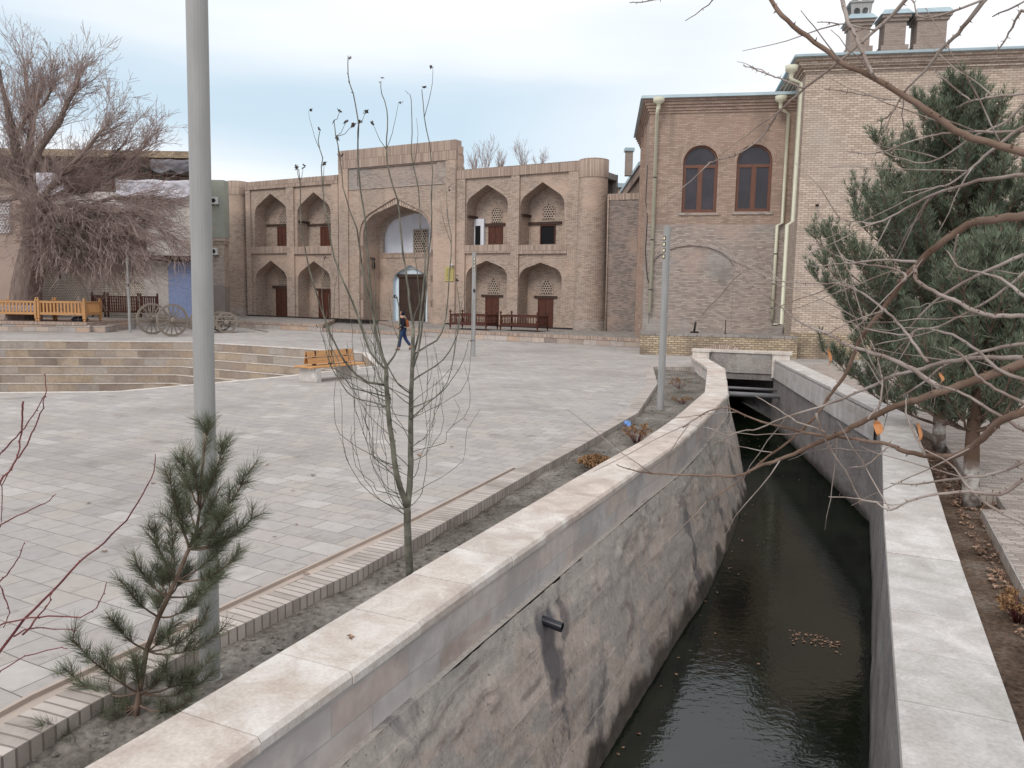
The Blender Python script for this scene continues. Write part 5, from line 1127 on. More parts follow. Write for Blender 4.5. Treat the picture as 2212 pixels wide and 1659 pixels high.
# ================================================================== PLANTS
def branch(mb,p,d,L,r,depth,spread=.5,up=.1,n=5,ratio=.6,kids=4,jit=.25,sides=4,minr=.004,tips=None):
    pts=[Vector(p)]; d=Vector(d).normalized(); rad=[r]
    for i in range(n):
        d=(d+rv(jit)+Vector((0,0,up))).normalized(); pts.append(pts[-1]+d*L/n); rad.append(max(minr,r*(1-.75*(i+1)/n)))
    mb.tube(pts,rad,sides,cap=False)
    if tips is not None and depth==0: tips.append((pts,d))
    if depth>0:
        for k in range(kids):
            t=rnd(.25,1.); i=min(n-1,int(t*n)); q=pts[i].lerp(pts[i+1],t*n-i); dd=((pts[i+1]-pts[i]).normalized()+rv(1).normalized()*spread*rnd(.6,1.4)).normalized()
            branch(mb,q,dd,L*ratio*rnd(.7,1.2),max(minr,rad[i]*.6),depth-1,spread,up,max(3,n-1),ratio,kids,jit,3,minr,tips)
    return pts
# old mulberry
TY=46.4
def tp(x,y,Y=TY): return PY(x,y,Y)
mu=thing('old_tree','huge old bare tree with thick leaning trunk and sweeping drooping twigs','tree',tuple(tp(52,690)))
ob=tp(52,690); ob_=Vector(ob)
def loc(*a): return Vector(tp(*a))-ob_
m=MB(); 
ctrl=[(52,700,TY,.96),(53,660,TY,.84),(57,610,TY,.76),(68,560,TY,.72),(80,510,TY,.68),(80,460,TY,.58),(66,415,TY,.42)]
b=len(m.v); n_=40; rows=[]; 
def crv(c,t):
    k=len(c)-1; i=min(k-1,int(t*k)); f=t*k-i; a=c[i]; b_=c[i+1]; return [lerp(x,y,f) for x,y in zip(a,b_)]
NR=36
for i in range(NR+1):
    x_,y_,Y_,r=crv(ctrl,i/NR); p=loc(x_,y_,Y_)
    for j in range(n_):
        a=2*PI*j/n_; rr=r*(1+.10*mn.fractal(Vector((math.cos(a)*2.2,math.sin(a)*2.2,p.z*.35)),.8,2.,4)+.05*math.sin(a*9+p.z*.8)+.035*math.sin(a*17-p.z*1.3)); m.v.append((p.x+math.cos(a)*rr,p.y+math.sin(a)*rr,p.z))
for i in range(NR):
    for j in range(n_): m.f.append((i*n_+j,i*n_+(j+1)%n_,(i+1)*n_+(j+1)%n_,(i+1)*n_+j)); m.c.append(.5); m.uv.append(None); m.sm.append(True)
m.build('trunk','bark_mulberry',mu)
random.seed(11)
lb_=MB(); tw_=MB()
def limb(pts,r0,r1,Ys):
    k=len(pts); P_=[loc(x,y,lerp(Ys[0],Ys[1],i/(k-1))) for i,(x,y) in enumerate(pts)]
    out=[]; 
    for a,b_ in zip(P_,P_[1:]):
        for t in (0,.33,.66): out.append(a.lerp(b_,t)+rv(.06))
    out.append(P_[-1]); lb_.tube(out,[lerp(r0,r1,i/(len(out)-1)) for i in range(len(out))],7,cap=False); return out
limbs=[limb([(76,470),(60,410),(42,350),(30,290),(12,230),(0,150)],.5,.07,(TY,TY+1)),
 limb([(76,460),(40,400),(10,360),(-40,310),(-80,220)],.45,.1,(TY,TY-1.5)),
 limb([(70,420),(62,340),(70,270),(58,200),(52,130)],.32,.04,(TY,TY+2)),
 limb([(60,380),(85,320),(130,260),(160,200),(170,165)],.28,.04,(TY,TY-1.5)),
 limb([(82,440),(120,390),(165,345),(205,300),(235,262)],.22,.03,(TY,TY-2)),
 limb([(86,450),(130,420),(200,410),(240,385),(280,345),(318,312)],.2,.03,(TY,TY+1.5)),
 limb([(90,460),(150,440),(230,450),(290,460),(330,480),(362,510)],.2,.03,(TY,TY-1)),
 limb([(90,480),(140,470),(200,490),(255,530),(300,565)],.16,.03,(TY,TY-2)),
 limb([(90,500),(130,510),(180,540),(230,570)],.22,.03,(TY,TY-1)),
 limb([(84,450),(110,400),(150,380),(190,362),(240,340),(275,300)],.18,.03,(TY,TY+2)),
 limb([(60,420),(20,430),(-20,440),(-60,480)],.2,.04,(TY,TY-1)),
 limb([(30,300),(60,250),(100,215),(120,180)],.14,.03,(TY+.5,TY)),
 limb([(92,470),(160,455),(240,430),(300,425),(350,432)],.16,.03,(TY,TY+1))]
C0=loc(60,430)
for li,L_ in enumerate(limbs):
    for k in range(66):
        t=rnd(.12,1.) ; i=min(len(L_)-2,int(t*(len(L_)-1))); q=L_[i]
        o_=(q-C0); o_.y*=.6
        if o_.length<.1: o_=Vector((1,0,0))
        low=li in (6,7,8,12)
        d_=(o_.normalized()*1.1+(L_[i+1]-L_[i]).normalized()*.7+rv(.75)+Vector((0,0,-.25 if low else .12))).normalized()
        branch(tw_,q,d_,rnd(1.1,2.5),rnd(.014,.03),2,.7,.03 if not low else -.015,5,.55,4,.16,3,.009)
for k in range(190):                      # dense spray around the head of the trunk
    q=loc(rnd(80,250),rnd(430,530),TY-rnd(-.5,.9)); d_=Vector((rnd(.3,1.7),rnd(-.9,.4),rnd(-.75,.3))).normalized()
    branch(tw_,q,d_,rnd(1.8,3.6),.03,2,.5,-.05,5,.5,4,.16,3,.0095)
for k in range(170):
    q=loc(rnd(55,125),rnd(400,540),TY-rnd(.55,1.1)); d_=Vector((rnd(-.7,1.3),rnd(-.9,-.1),rnd(-1.2,.5))).normalized()
    branch(tw_,q,d_,rnd(1.1,2.2),.02,2,.6,-.04,5,.55,4,.2,3,.0085)
lb_.build('limbs','bark_mulberry',mu); tw_.build('twigs','bark_twig',mu)
# bare trees behind the madrasa roof
for i,(x,y,hh) in enumerate(((1048,365,50),(1135,362,42),(1085,366,34),(1022,368,40),(1165,360,24))):
    Yd=68+i*1.5; b_=PY(x,y+25,Yd); top=PY(x,y-hh,Yd).z; t_=MB(); h_=top-b_.z
    random.seed(40+i)
    for k in range(5): branch(t_,Vector((rnd(-.1,.1),0,-b_.z if k==0 else 0.)),Vector((rnd(-.3,.3),rnd(-.3,.3),1)) if k else (0,0,1),(b_.z+h_*.6) if k==0 else h_*.8,.09 if k==0 else .05,0 if k==0 else 2,.55,.12,5,.55,6,.12,3,.007)
    o=t_.build('bare_tree','bark_twig',loc=b_); tag(o,['bushy bare tree behind the madrasa roof, just right of the portal','wide bare tree behind the madrasa roof near the round tower','small bare tree behind the roof between the two wider ones','thin bare tree touching the portal block behind the roof','lowest bare twigs showing behind the roof beside the round tower'][i],'tree','bare trees behind the madrasa')
# ---- sapling
sp=thing('sapling','young slender bare tree with many upright shoots growing in the left soil bed','tree',(-.94,7.1,-.12))
sb=Vector((-.94,7.1,-.12)); SY=7.1
random.seed(21)
def spt(x,y,dy=0): return Vector(PY(x,y,SY+dy))-sb
stem=MB(); shoots=MB(); lv=[]
def trace(mb,pts,r0,r1,dy0=0,dy1=0,jit=.004,sides=6,buds=True,budmb=None):
    k=len(pts); Q=[spt(x,y,lerp(dy0,dy1,i/(k-1))) for i,(x,y) in enumerate(pts)]; out=[]
    for i in range(k-1):
        a=Q[max(0,i-1)];b_=Q[i];c_=Q[i+1];d_=Q[min(k-1,i+2)]; ns=max(2,int((c_-b_).length/.09))
        for s_ in range(ns):
            t=s_/ns; out.append(.5*((2*b_)+(c_-a)*t+(2*a-5*b_+4*c_-d_)*t*t+(3*b_-a-3*c_+d_)*t**3)+rv(jit))
    out.append(Q[-1]); n_=len(out); mb.tube(out,[lerp(r0,r1,(i/(n_-1))**.8) for i in range(n_)],sides,cap=True); return out
sp_tr=[([(886,1255),(883,1200),(880,1130),(879,1092)],.036,.033,0,0),
 ([(879,1095),(871,1070),(858,1030),(848,963),(840,900),(836,850),(834,796)],.03,.019,0,-.15),
 ([(879,1095),(885,1050),(887,1000),(887,900),(889,822),(891,772),(893,709)],.032,.017,0,.1)]
sp_sh=[([(835,800),(829,778),(816,744),(808,697),(801,634),(795,570),(789,477),(780,414),(772,346),(774,283),(773,253),(763,203),(751,160),(752,120)],.012,.0028,-.15,-.3),
 ([(831,833),(797,825),(770,810),(746,781),(727,750),(702,689),(685,642),(668,583),(653,507),(649,422),(645,365)],.0095,.0028,-.1,-.5),
 ([(831,796),(800,760),(778,700),(763,655),(740,604),(723,558),(710,490),(702,444),(694,380),(696,342),(687,304),(691,283)],.0095,.0028,-.1,.2),
 ([(830,780),(812,720),(803,651),(787,613),(778,541),(770,494),(753,452),(742,405),(734,338),(725,296),(721,260)],.0095,.0028,-.1,-.4),
 ([(893,712),(891,690),(884,646),(879,604),(871,549),(865,490),(858,431),(842,380),(834,321),(837,279),(835,236),(825,203),(823,175)],.0105,.0028,.1,.2),
 ([(889,780),(896,760),(905,720),(909,676),(915,613),(918,549),(909,490),(907,435),(899,380),(890,338),(891,287),(890,232),(885,203)],.0095,.0028,.1,.4),
 ([(888,800),(899,778),(905,744),(913,697),(920,647),(924,570),(932,490),(932,435),(934,372),(928,312),(916,253),(911,193)],.009,.0028,.1,-.2),
 ([(887,815),(896,763),(943,735),(960,697),(968,634),(973,570),(975,507),(966,465),(964,405)],.008,.0025,.1,.5),
 ([(886,828),(900,816),(956,778),(981,740),(994,693),(985,600)],.008,.0025,.1,.3),
 ([(843,860),(800,848),(760,838),(742,810),(730,778),(712,745),(704,700),(696,640),(700,560)],.006,.002,-.1,.4),
 ([(840,880),(800,868),(762,858),(738,830),(714,790),(700,740),(690,700)],.006,.002,-.1,-.3),
 ([(887,850),(860,830),(830,770),(815,700),(812,640),(806,560)],.006,.002,0,-.3),
 ([(888,880),(920,870),(955,845),(975,800),(985,740),(990,690)],.0055,.002,0,.3),
 ([(886,905),(915,880),(950,850),(975,822),(1000,780),(1012,735)],.005,.002,0,-.2),
 ([(833,795),(850,770),(862,735),(864,690),(857,640)],.0085,.004,-.1,.1),
 ([(892,705),(897,680),(905,655),(903,620),(898,560),(893,500)],.006,.002,.1,0)]
for p_,r0,r1,a_,b_ in sp_tr: trace(stem,p_,r0,r1,a_,b_,.003,10)
allp=[]
for p_,r0,r1,a_,b_ in sp_sh:
    q=trace(shoots,p_,r0*1.25,r1*1.25,a_,b_,.005,5); allp.append(q); lv.append(q[-1])
for q in allp:                            # side twigs and buds
    for i in range(4,len(q)-2):
        if random.random()<.34:
            d_=(q[i+1]-q[i]).normalized(); s_=rv(1); s_=(s_-d_*s_.dot(d_)).normalized(); shoots.tube([q[i],q[i]+(s_+d_*1.2)*rnd(.008,.02)],[.0035,.002],4)
        if random.random()<.045 and i>len(q)*.3:
            d_=(q[i+1]-q[i]).normalized(); s_=rv(1); s_=(s_-d_*s_.dot(d_)).normalized(); a=q[i]; pp_=[a]
            for k in range(6): pp_.append(pp_[-1]+(d_*.9+s_*.55*(1-k/6)+Vector((0,0,.25))).normalized()*.07+rv(.006))
            shoots.tube(pp_,[.0032-.0003*k for k in range(7)],4); lv.append(pp_[-1]) if random.random()<.35 else None
for k in range(38):                       # fine low twigs curving up
    left=random.random()<.5; y0=rnd(830,1130); t=(y0-800)/290.
    x0=lerp(835,876,t) if left else 887; s_=-1 if random.random()<.5 else 1; ln=rnd(25,110) if k%3 else rnd(90,150)
    if left: s_=-1
    k1=rnd(.3,.6); k2=rnd(.6,.9); h1=rnd(8,40); h2=rnd(35,100); a=[(x0,y0),(x0+s_*ln*k1,y0-h1),(x0+s_*ln*k2,y0-h1-h2*.5),(x0+s_*ln*rnd(.85,1.1),y0-h1-h2-rnd(10,60)),(x0+s_*(ln+rnd(-22,22)),y0-h1-h2-rnd(70,230))]
    q=trace(shoots,a,rnd(.003,.0048),.0018,0,rnd(-.5,.5),.009,4)
    if random.random()<.5: b0_=q[len(q)//2]; shoots.tube([b0_,b0_+Vector((s_*.03,0,.06)),b0_+Vector((s_*.04+rnd(-.03,.03),0,.15)),b0_+Vector((s_*.05+rnd(-.05,.05),rnd(-.05,.05),.26))],[.0026,.0023,.002,.0015],4)
stem.build('trunk','bark_sapling',sp); shoots.build('shoots','bark_sapling',sp)
lf=MB(); shoots2=MB()
def leaf5(mb,c,s,nrm=None):
    n_=(nrm or rv(1)).normalized(); a=n_.cross(Vector((.3,.5,.8))).normalized(); b_=n_.cross(a); k=5; pts=[]
    for i in range(10): r=s*(rnd(.7,1.15) if i%2==0 else rnd(.42,.62))*(1.25 if i<3 or i>7 else .8); t=2*PI*i/10; pts.append(c+a*math.cos(t)*r+b_*math.sin(t)*r+n_*rnd(-.25,.25)*s)
    for i in range(10): mb.face([c,pts[i],pts[(i+1)%10]],rnd(0,1))
for p_ in lv:
    for k in range(random.choice((1,1,2))): leaf5(lf,p_+rv(.03),rnd(.014,.028))
for x,y in ((735,238),(748,262),(763,268),(776,262),(790,240),(806,268),(641,362),(655,362),(700,352),(735,335),(728,297)):
    c_=spt(x,y,-.2); q=min((p for L_ in allp for p in L_ if p.z<c_.z-.10),key=lambda p:(p.x-c_.x)**2+(p.z-c_.z)**2); c_=spt(x,y,q.y); md=q.lerp(c_,.5)+Vector((0,0,-.03)); shoots2.tube([q,md,c_],[.0036,.003,.002],4); leaf5(lf,c_,.026); leaf5(lf,c_+rv(.02),.02)
lf.build('leaves','leaf_dark',sp); shoots2.build('side_twigs','bark_sapling',sp)
# ---- red-twigged shrub at the lower left
rs=thing('shrub','leafless shrub with long red-brown twigs at the lower left edge','shrub',(-2.75,3.15,-.12)); rb_=Vector((-2.75,3.15,-.12)); m=MB(); random.seed(5)
def c7(x,y): return (.5264*x,785.8+.5264*y)
red=[[(0,1180),(100,1050),(220,930),(330,810),(430,735),(520,640),(590,530),(630,440),(637,370)],[(0,660),(70,625),(150,590),(200,562),(230,535)],[(0,480),(45,430),(80,380),(120,310),(150,250),(175,180),(190,110),(185,45)],[(0,370),(50,320),(100,260),(150,190),(190,120)],[(95,155),(92,200),(88,280),(75,380),(40,440),(10,500),(5,650)],[(0,1072),(80,1050),(200,1035),(330,1040),(400,1000),(430,940),(437,895)],[(0,1257),(100,1200),(240,1165),(275,1168)],[(60,1118),(100,1092),(150,1082),(230,1090),(318,1096)],[(95,1112),(140,1060),(180,1010),(205,970),(220,922)],[(0,905),(20,960),(40,1020),(15,1080)],[(0,897),(40,850),(80,790),(100,735)]]
for i,L_ in enumerate(red):
    Q=[Vector(PY(*c7(x,y),3.3+.25*math.sin(i*2.1)))-rb_ for x,y in L_]
    ex=[]
    if L_[0][0]<=5: ex=[Vector((rnd(-.05,.05),rnd(-.1,.1),0)),Q[0].lerp(Vector((0,0,.1)),.5)+Vector((-.06,0,0))]
    out=ex+Q; o2=[]
    for a,b_ in zip(out,out[1:]):
        for t in (0,.34,.67): o2.append(a.lerp(b_,t)+rv(.0035))
    o2.append(out[-1]); n_=len(o2); r0=.0075 if i==0 else .0045
    m.tube(o2,[lerp(r0,.0016,j/(n_-1)) for j in range(n_)],6)
    for j in range(3,n_,2): m.tube([o2[j],o2[j]+rv(.006)],[.0035,.0015],4)
m.build('twigs','bark_red',rs)
# ---- pines
def tuft(mb,p,d,n,L,w,spread,droop=0):
    for k in range(n):
        s_=rv(1); s_=(s_-d*s_.dot(d)).normalized(); q=(d*rnd(.55,1.1)+s_*spread*rnd(.5,1.2)).normalized(); ln=L*rnd(.7,1.15); e_=p+q*ln+Vector((0,0,-droop*ln)); side=q.cross(Vector((rnd(-1,1),rnd(-1,1),rnd(-1,1)))).normalized()*w; md=p.lerp(e_,.5)+s_*ln*.06
        v=min(1,max(0,random.gauss(.5,.22))); b=len(mb.v); mb.v+=[tuple(p-side*.5),tuple(p+side*.5),tuple(md+side*.5),tuple(md-side*.5),tuple(e_)]
        mb.f+=[(b,b+1,b+2,b+3),(b+3,b+2,b+4)]; mb.c+=[v,v]; mb.uv+=[None,None]; mb.sm+=[False,False]
def pine_shoot(wood_,nd,pts,rad,nt,L,w,spread,start=.3,per=12):
    wood_.tube(pts,rad,5,cap=False); k=len(pts)-1
    for j in range(nt):
        t=start+(1-start)*(j+rnd(0,1))/nt; i=min(k-1,int(t*k)); p=pts[i].lerp(pts[i+1],t*k-i); d_=(pts[i+1]-pts[i]).normalized(); tuft(nd,p,d_,per,L,w,spread)
    tuft(nd,pts[-1],(pts[-1]-pts[-2]).normalized(),per,L,w,spread*.6)
def pine(label,base,H,Rm,seed,low=.12,prof=None,dens=1.,asym=1.):
    random.seed(seed); t_=thing('pine_tree',label,'pine',base); wd=MB(); nd=MB(); tr=MB()
    tp_=[Vector((.06*math.sin(z_*1.3+seed),.05*math.cos(z_*1.1),z_)) for z_ in [H*i/14 for i in range(15)]]
    tr.tube(tp_,[lerp(.115,.012,i/14) for i in range(15)],10); tr.build('trunk','limed',t_)
    z_=H*low
    while z_<H*.97:
        f=(z_-H*low)/(H*(1-low)); Rr=Rm*((1.-f**1.1)*(.7+.3*min(1,f*4+.2)) if not prof else next(lerp(a_[1],b_[1],(f-a_[0])/(b_[0]-a_[0])) for a_,b_ in zip(prof,prof[1:]) if f<=b_[0])); nb=random.choice((5,6,7)); a0=rnd(0,6.3)
        for b_ in range(nb):
            a=a0+2*PI*b_/nb+rnd(-.35,.35); Lb=max(.14,Rr*rnd(.45,1.3)); s0=Vector((0,0,z_))+Vector((.06*math.sin(z_*1.3+seed),.05*math.cos(z_*1.1),0)); hd=Vector((math.cos(a),math.sin(a),0)); Lb*=lerp(1,asym,max(0,math.cos(a))); pts=[s0]; up_=rnd(.1,.35)
            for k in range(7): t=(k+1)/7; pts.append(s0+hd*Lb*t*(1-.12*t)+Vector((0,0,Lb*(up_*t+(.3 if prof else .5)*t*t)))+rv(.02))
            wd.tube(pts,[lerp(.022,.006,k/7) for k in range(8)],5,cap=False)
            ns=int((6+Lb*11.5)*dens)
            for s_ in range(ns):
                t=rnd(.22,1.); i=min(6,int(t*7)); p=pts[i].lerp(pts[i+1],t*7-i); d_=(hd*rnd(.1,.7)+rv(.6)+Vector((0,0,rnd(.5,1.4)))).normalized(); l2=rnd(.14,.42)*(1 if H>3 else .7); q=[p]
                for k in range(4): d_=(d_+Vector((0,0,.18))).normalized(); q.append(q[-1]+d_*l2/4)
                pine_shoot(wd,nd,q,[.007,.006,.005,.004,.004],4,.13,.0065,.62,.1,11)
        z_+=rnd(.15,.22)
    # leader with candles
    wd.tube([tp_[-1],tp_[-1]+Vector((0,0,.28))],[.012,.006],5); pine_shoot(wd,nd,[tp_[-1]+Vector((0,0,.02*k)) for k in range(8)],[.01]*8,6,.09,.005,.6,0,10)
    wd.build('branches','bark_pine',t_); nd.build('foliage','needle_far',t_); return t_
pine('tall blue-green pine with pointed top growing right of the canal, behind the other pine',(7.7,13.9,-.13),6.3,2.75,3,.08,[(0,.6),(.14,.86),(.34,.92),(.48,.76),(.64,.55),(.8,.36),(1.01,.08)],1.5,.66)
pine('shorter dense pine with whitewashed trunk, nearest on the right bed',(6.12,10.2,-.13),3.4,1.35,9,.30,dens=1.1)
# young pine close by
yp=thing('young_pine','small crooked young pine in the left bed before the tall lamp post','pine',(-2.4,4.75,-.12)); yb=Vector((-2.4,4.75,-.12)); random.seed(31)
YD=4.72
def yp_(x,y,dy=0): return Vector(PY(*c7(x,y),YD+dy))-yb
wd=MB(); nd=MB(); tr=[(550,1510),(565,1400),(572,1350),(600,1180),(650,1040),(690,960),(720,890),(775,760),(805,690),(820,600),(828,450),(838,340),(840,285)]
T_=[yp_(x,y) for x,y in tr]; T_[0].z=min(T_[0].z,-.02); wt=MB(); wt.tube(T_,[lerp(.021,.005,i/(len(T_)-1)) for i in range(len(T_))],8); wt.build('trunk','bark_pine',yp)
ends=[(300,1130,1330),(105,1490,1440),(190,1420,1400),(250,1310,1380),(450,1040,1180),(520,920,1100),(565,830,980),(630,700,900),(700,640,840),(700,490,780),(745,400,640),(850,275,400),(915,335,560),(1015,450,700),(1030,640,780),(985,770,860),(900,880,960),(915,740,860),(840,1050,1130),(890,1110,1260),(860,1280,1330),(790,1370,1400),(450,1480,1440),(600,1430,1460),(340,1560,1470),(700,1090,1160),(640,950,1040),(420,1190,1300),(740,600,760),(860,480,640),(940,600,740),(780,830,930),(700,830,940),(820,950,1040),(560,1230,1330),(880,560,720),(760,500,660),(500,1400,1420),(680,1250,1330),(880,1190,1290),(820,700,820),(960,690,800),(800,420,560),(640,820,960),(300,1280,1370),(220,1500,1460)]
for x,y,ty in ends:
    k=min(range(len(tr)),key=lambda i:abs(tr[i][1]-ty)); s0=T_[k]; dy=rnd(-.28,.28); e_=yp_(x,y,dy); mid=s0.lerp(e_,.55)+Vector((0,0,-.25*abs(e_.x-s0.x)-.02)); pts=[]
    for i in range(9): t=i/8; pts.append(s0*(1-t)**2+mid*2*t*(1-t)+e_*t*t+rv(.004))
    wd.tube(pts,[lerp(.007,.003,i/8) for i in range(9)],5,cap=False)
    L_=sum((a-b_).length for a,b_ in zip(pts,pts[1:])); nt=int(8+L_*38)
    for j in range(nt):
        t=.38+.62*(j+rnd(0,1))/nt; i=min(7,int(t*8)); p=pts[i].lerp(pts[i+1],t*8-i); d_=(pts[i+1]-pts[i]).normalized(); d_=(d_+Vector((0,0,.25))).normalized(); tuft(nd,p,d_,13,.105,.0017,.75)
    for s_ in range(5):
        i=random.randint(3,8); d_=((pts[-1]-pts[5]).normalized()+rv(.9)+Vector((0,0,.6))).normalized(); q=[pts[i]+d_*.02*k for k in range(5)]; wd.tube(q,[.004]*5,4,cap=False)
        for j in range(5): tuft(nd,q[j],d_,13,.11,.0017,.75)
wd.build('branches','bark_pine',yp); nd.build('foliage','needle_near',yp)
# ---- locust overhanging from the right
lo=thing('locust_tree','thorny bare locust tree reaching its long branches over the canal from the right','tree',(4.6,2.6,-.13)); ob_=Vector((4.6,2.6,-.13)); random.seed(77)
c5=lambda x,y:(1627.7+.3045*x,.3045*y); c6=lambda x,y:(1627.7+.3722*x,449+.3722*y); c9=lambda x,y:(1291+.4248*x,954.2+.4248*y)
BR=[ # (points, r at frame side, r at tip, depth at frame side, depth at tip)
 ([(2212,330),(2150,310),(2080,290),(2010,245),(1950,205),(1880,165),(1820,135),(1760,90),(1700,45),(1665,0),(1640,-40)],.0125,.006,2.3,2.6),
 ([(1965,-10),(1930,30),(1880,75),(1810,135),(1740,190),(1680,245),(1650,290),(1600,330),(1555,345),(1530,352)],.008,.002,2.7,3.2),
 ([(1818,-10),(1832,45),(1850,80),(1870,130),(1885,160)],.0065,.0055,2.6,2.4),
 ([(2135,-10),(2080,60),(2040,100),(2000,150),(1960,190),(1925,245),(1893,262)],.0085,.002,2.6,3.),
 ([(2212,467),(2138,475),(2089,486),(2026,531),(1981,572),(1948,609),(1907,669),(1873,710),(1855,739),(1829,803),(1795,851),(1758,903),(1710,948),(1661,985),(1628,1011),(1580,1050),(1516,1090)],.0165,.002,2.5,3.4),
 ([(2212,784),(2149,806),(2074,832),(2000,858),(1937,877),(1873,905),(1829,929),(1788,948),(1728,974),(1676,996),(1639,1007),(1597,1027),(1529,1027),(1427,1024),(1368,1016),(1332,1003)],.0175,.002,2.4,3.4),
 ([(2212,888),(2160,910),(2130,940),(2093,970),(2056,986),(2000,983),(1951,974),(1918,959),(1858,950),(1814,944),(1750,937),(1702,925),(1628,905),(1560,880),(1500,905),(1475,925)],.014,.002,2.2,3.3),
 ([(2212,773),(2112,773),(2037,784),(1981,799),(1922,814),(1888,832),(1836,855),(1791,873),(1700,900),(1640,925),(1590,935),(1545,960)],.010,.002,2.5,3.2),
 ([(2212,743),(2149,753),(2093,769),(2040,790),(1990,830),(1940,860)],.008,.003,2.6,2.9),
 ([(2030,840),(1974,799),(1918,773),(1870,758),(1825,743),(1795,724),(1773,715),(1721,691),(1672,650),(1628,616),(1600,590),(1560,565)],.009,.0015,2.5,3.3),
 ([(1907,668),(1903,663),(1858,631),(1810,613),(1758,613),(1683,607),(1628,592),(1590,585)],.005,.0015,2.7,3.2),
 ([(1981,566),(1907,562),(1847,568),(1806,570),(1754,577)],.005,.0015,2.5,2.9),
 ([(1950,606),(1955,592),(1907,575),(1847,568),(1791,542),(1758,520)],.005,.0015,2.6,3.),
 ([(2004,784),(1978,747),(1948,706),(1911,669)],.005,.004,2.5,2.6),
 ([(2212,682),(2149,682),(2104,670),(2067,652),(2030,635),(1981,607),(1978,590),(1976,575)],.0085,.005,2.3,2.5),
 ([(2212,377),(2115,390),(2063,405),(2008,423),(1957,451),(1896,481),(1851,479),(1807,470)],.007,.002,2.4,2.8),
 ([(2212,271),(2151,317),(2103,359),(2054,396),(2005,408),(1950,417)],.007,.002,2.5,2.8),
 ([(2212,283),(2145,285),(2069,286),(2008,294),(1947,314),(1886,332),(1830,327)],.0055,.002,2.6,3.),
 ([(2212,222),(2170,265),(2115,289),(2084,307),(2039,338),(1993,352),(1932,338),(1893,317)],.0055,.0015,2.7,3.),
 ([(2212,201),(2145,210),(2097,218),(2066,233)],.005,.002,2.6,2.8),
 ([(2097,218),(2054,183),(2017,149)],.003,.0015,2.7,2.8),
 ([(2212,3),(2144,36)],.004,.002,2.6,2.7),([(2206,21),(2188,55),(2170,88),(2145,117)],.005,.002,2.6,2.7),
 ([(2212,996),(2167,1018),(2112,1030),(2037,1037),(1981,1046),(1924,1044)],.007,.002,2.2,2.5),
 ([(2212,1035),(2162,1067),(2073,1062),(1979,1077),(1924,1101),(1894,1086),(1843,1077),(1790,1073)],.007,.0015,2.2,2.5),
 ([(1784,933),(1721,910),(1676,881),(1631,855)],.004,.0015,2.8,3.1),
 ([(1918,964),(1870,1004),(1834,1009)],.003,.0015,2.5,2.6),
 ([(1763,893),(1777,937),(1795,970),(1825,1015),(1851,1066),(1858,1090)],.005,.002,2.8,2.9),
 ([(2212,820),(2152,795),(2112,758),(2056,723),(1992,709),(1955,723),(1884,713),(1836,695),(1791,680)],.007,.0015,2.4,2.8),
 ([(1911,668),(1900,675),(1836,695),(1788,722)],.0045,.0015,2.6,2.8),
 ([(1740,192),(1690,172),(1667,164),(1628,148),(1605,142)],.0035,.0015,2.9,3.1),([(1935,216),(1880,207),(1830,199),(1780,192)],.003,.0015,2.8,3.),
 ([(1890,66),(1830,52),(1765,48)],.003,.0015,2.6,2.8),([(2145,-10),(2000,40),(1965,-5),(1900,-30)],.004,.002,2.6,2.8),
 ([(1560,-20),(1530,10),(1480,45)],.003,.0015,2.9,3.),([(1450,-6),(1400,3),(1360,6)],.003,.0015,2.9,3.),([(1640,-10),(1555,-15),(1540,-20)],.003,.002,2.7,2.9),
 ([(2212,640),(2160,600),(2120,590),(2070,575),(2045,541)],.006,.002,2.3,2.6),([(2068,507),(2060,545),(2062,575),(2045,600)],.003,.0015,2.5,2.6),
 ([(2212,870),(2150,840),(2111,810),(2080,770),(2050,750)],.006,.003,2.3,2.5),([(2212,590),(2150,640),(2060,690),(2000,720),(1890,745)],.006,.0015,2.3,2.7),
 ([(1875,905),(1900,870),(1905,820),(1895,770),(1880,735)],.004,.002,2.6,2.7),([(2212,930),(2140,885),(2080,850),(2020,830),(1960,790)],.006,.003,2.3,2.5),
 ([(1960,715),(2020,650),(2100,600),(2212,550)],.003,.006,2.7,2.4),([(2000,983),(1960,905),(1958,860)],.004,.002,2.4,2.6),([(2212,1130),(2150,1100),(2100,1060),(2050,1000),(1985,965)],.006,.002,2.2,2.4)]
th=MB(); bb=MB(); lt=MB()
trunk_top=Vector((0,0,1.9))
tk=MB(); tk.tube([(0,0,0),(.05,.05,.7),(-.02,.02,1.4),(-.05,0,2.0),(-.1,.1,2.8),(-.05,.2,3.8)],[.13,.11,.095,.08,.06,.03],10); tk.build('trunk','bark_locust',lo)
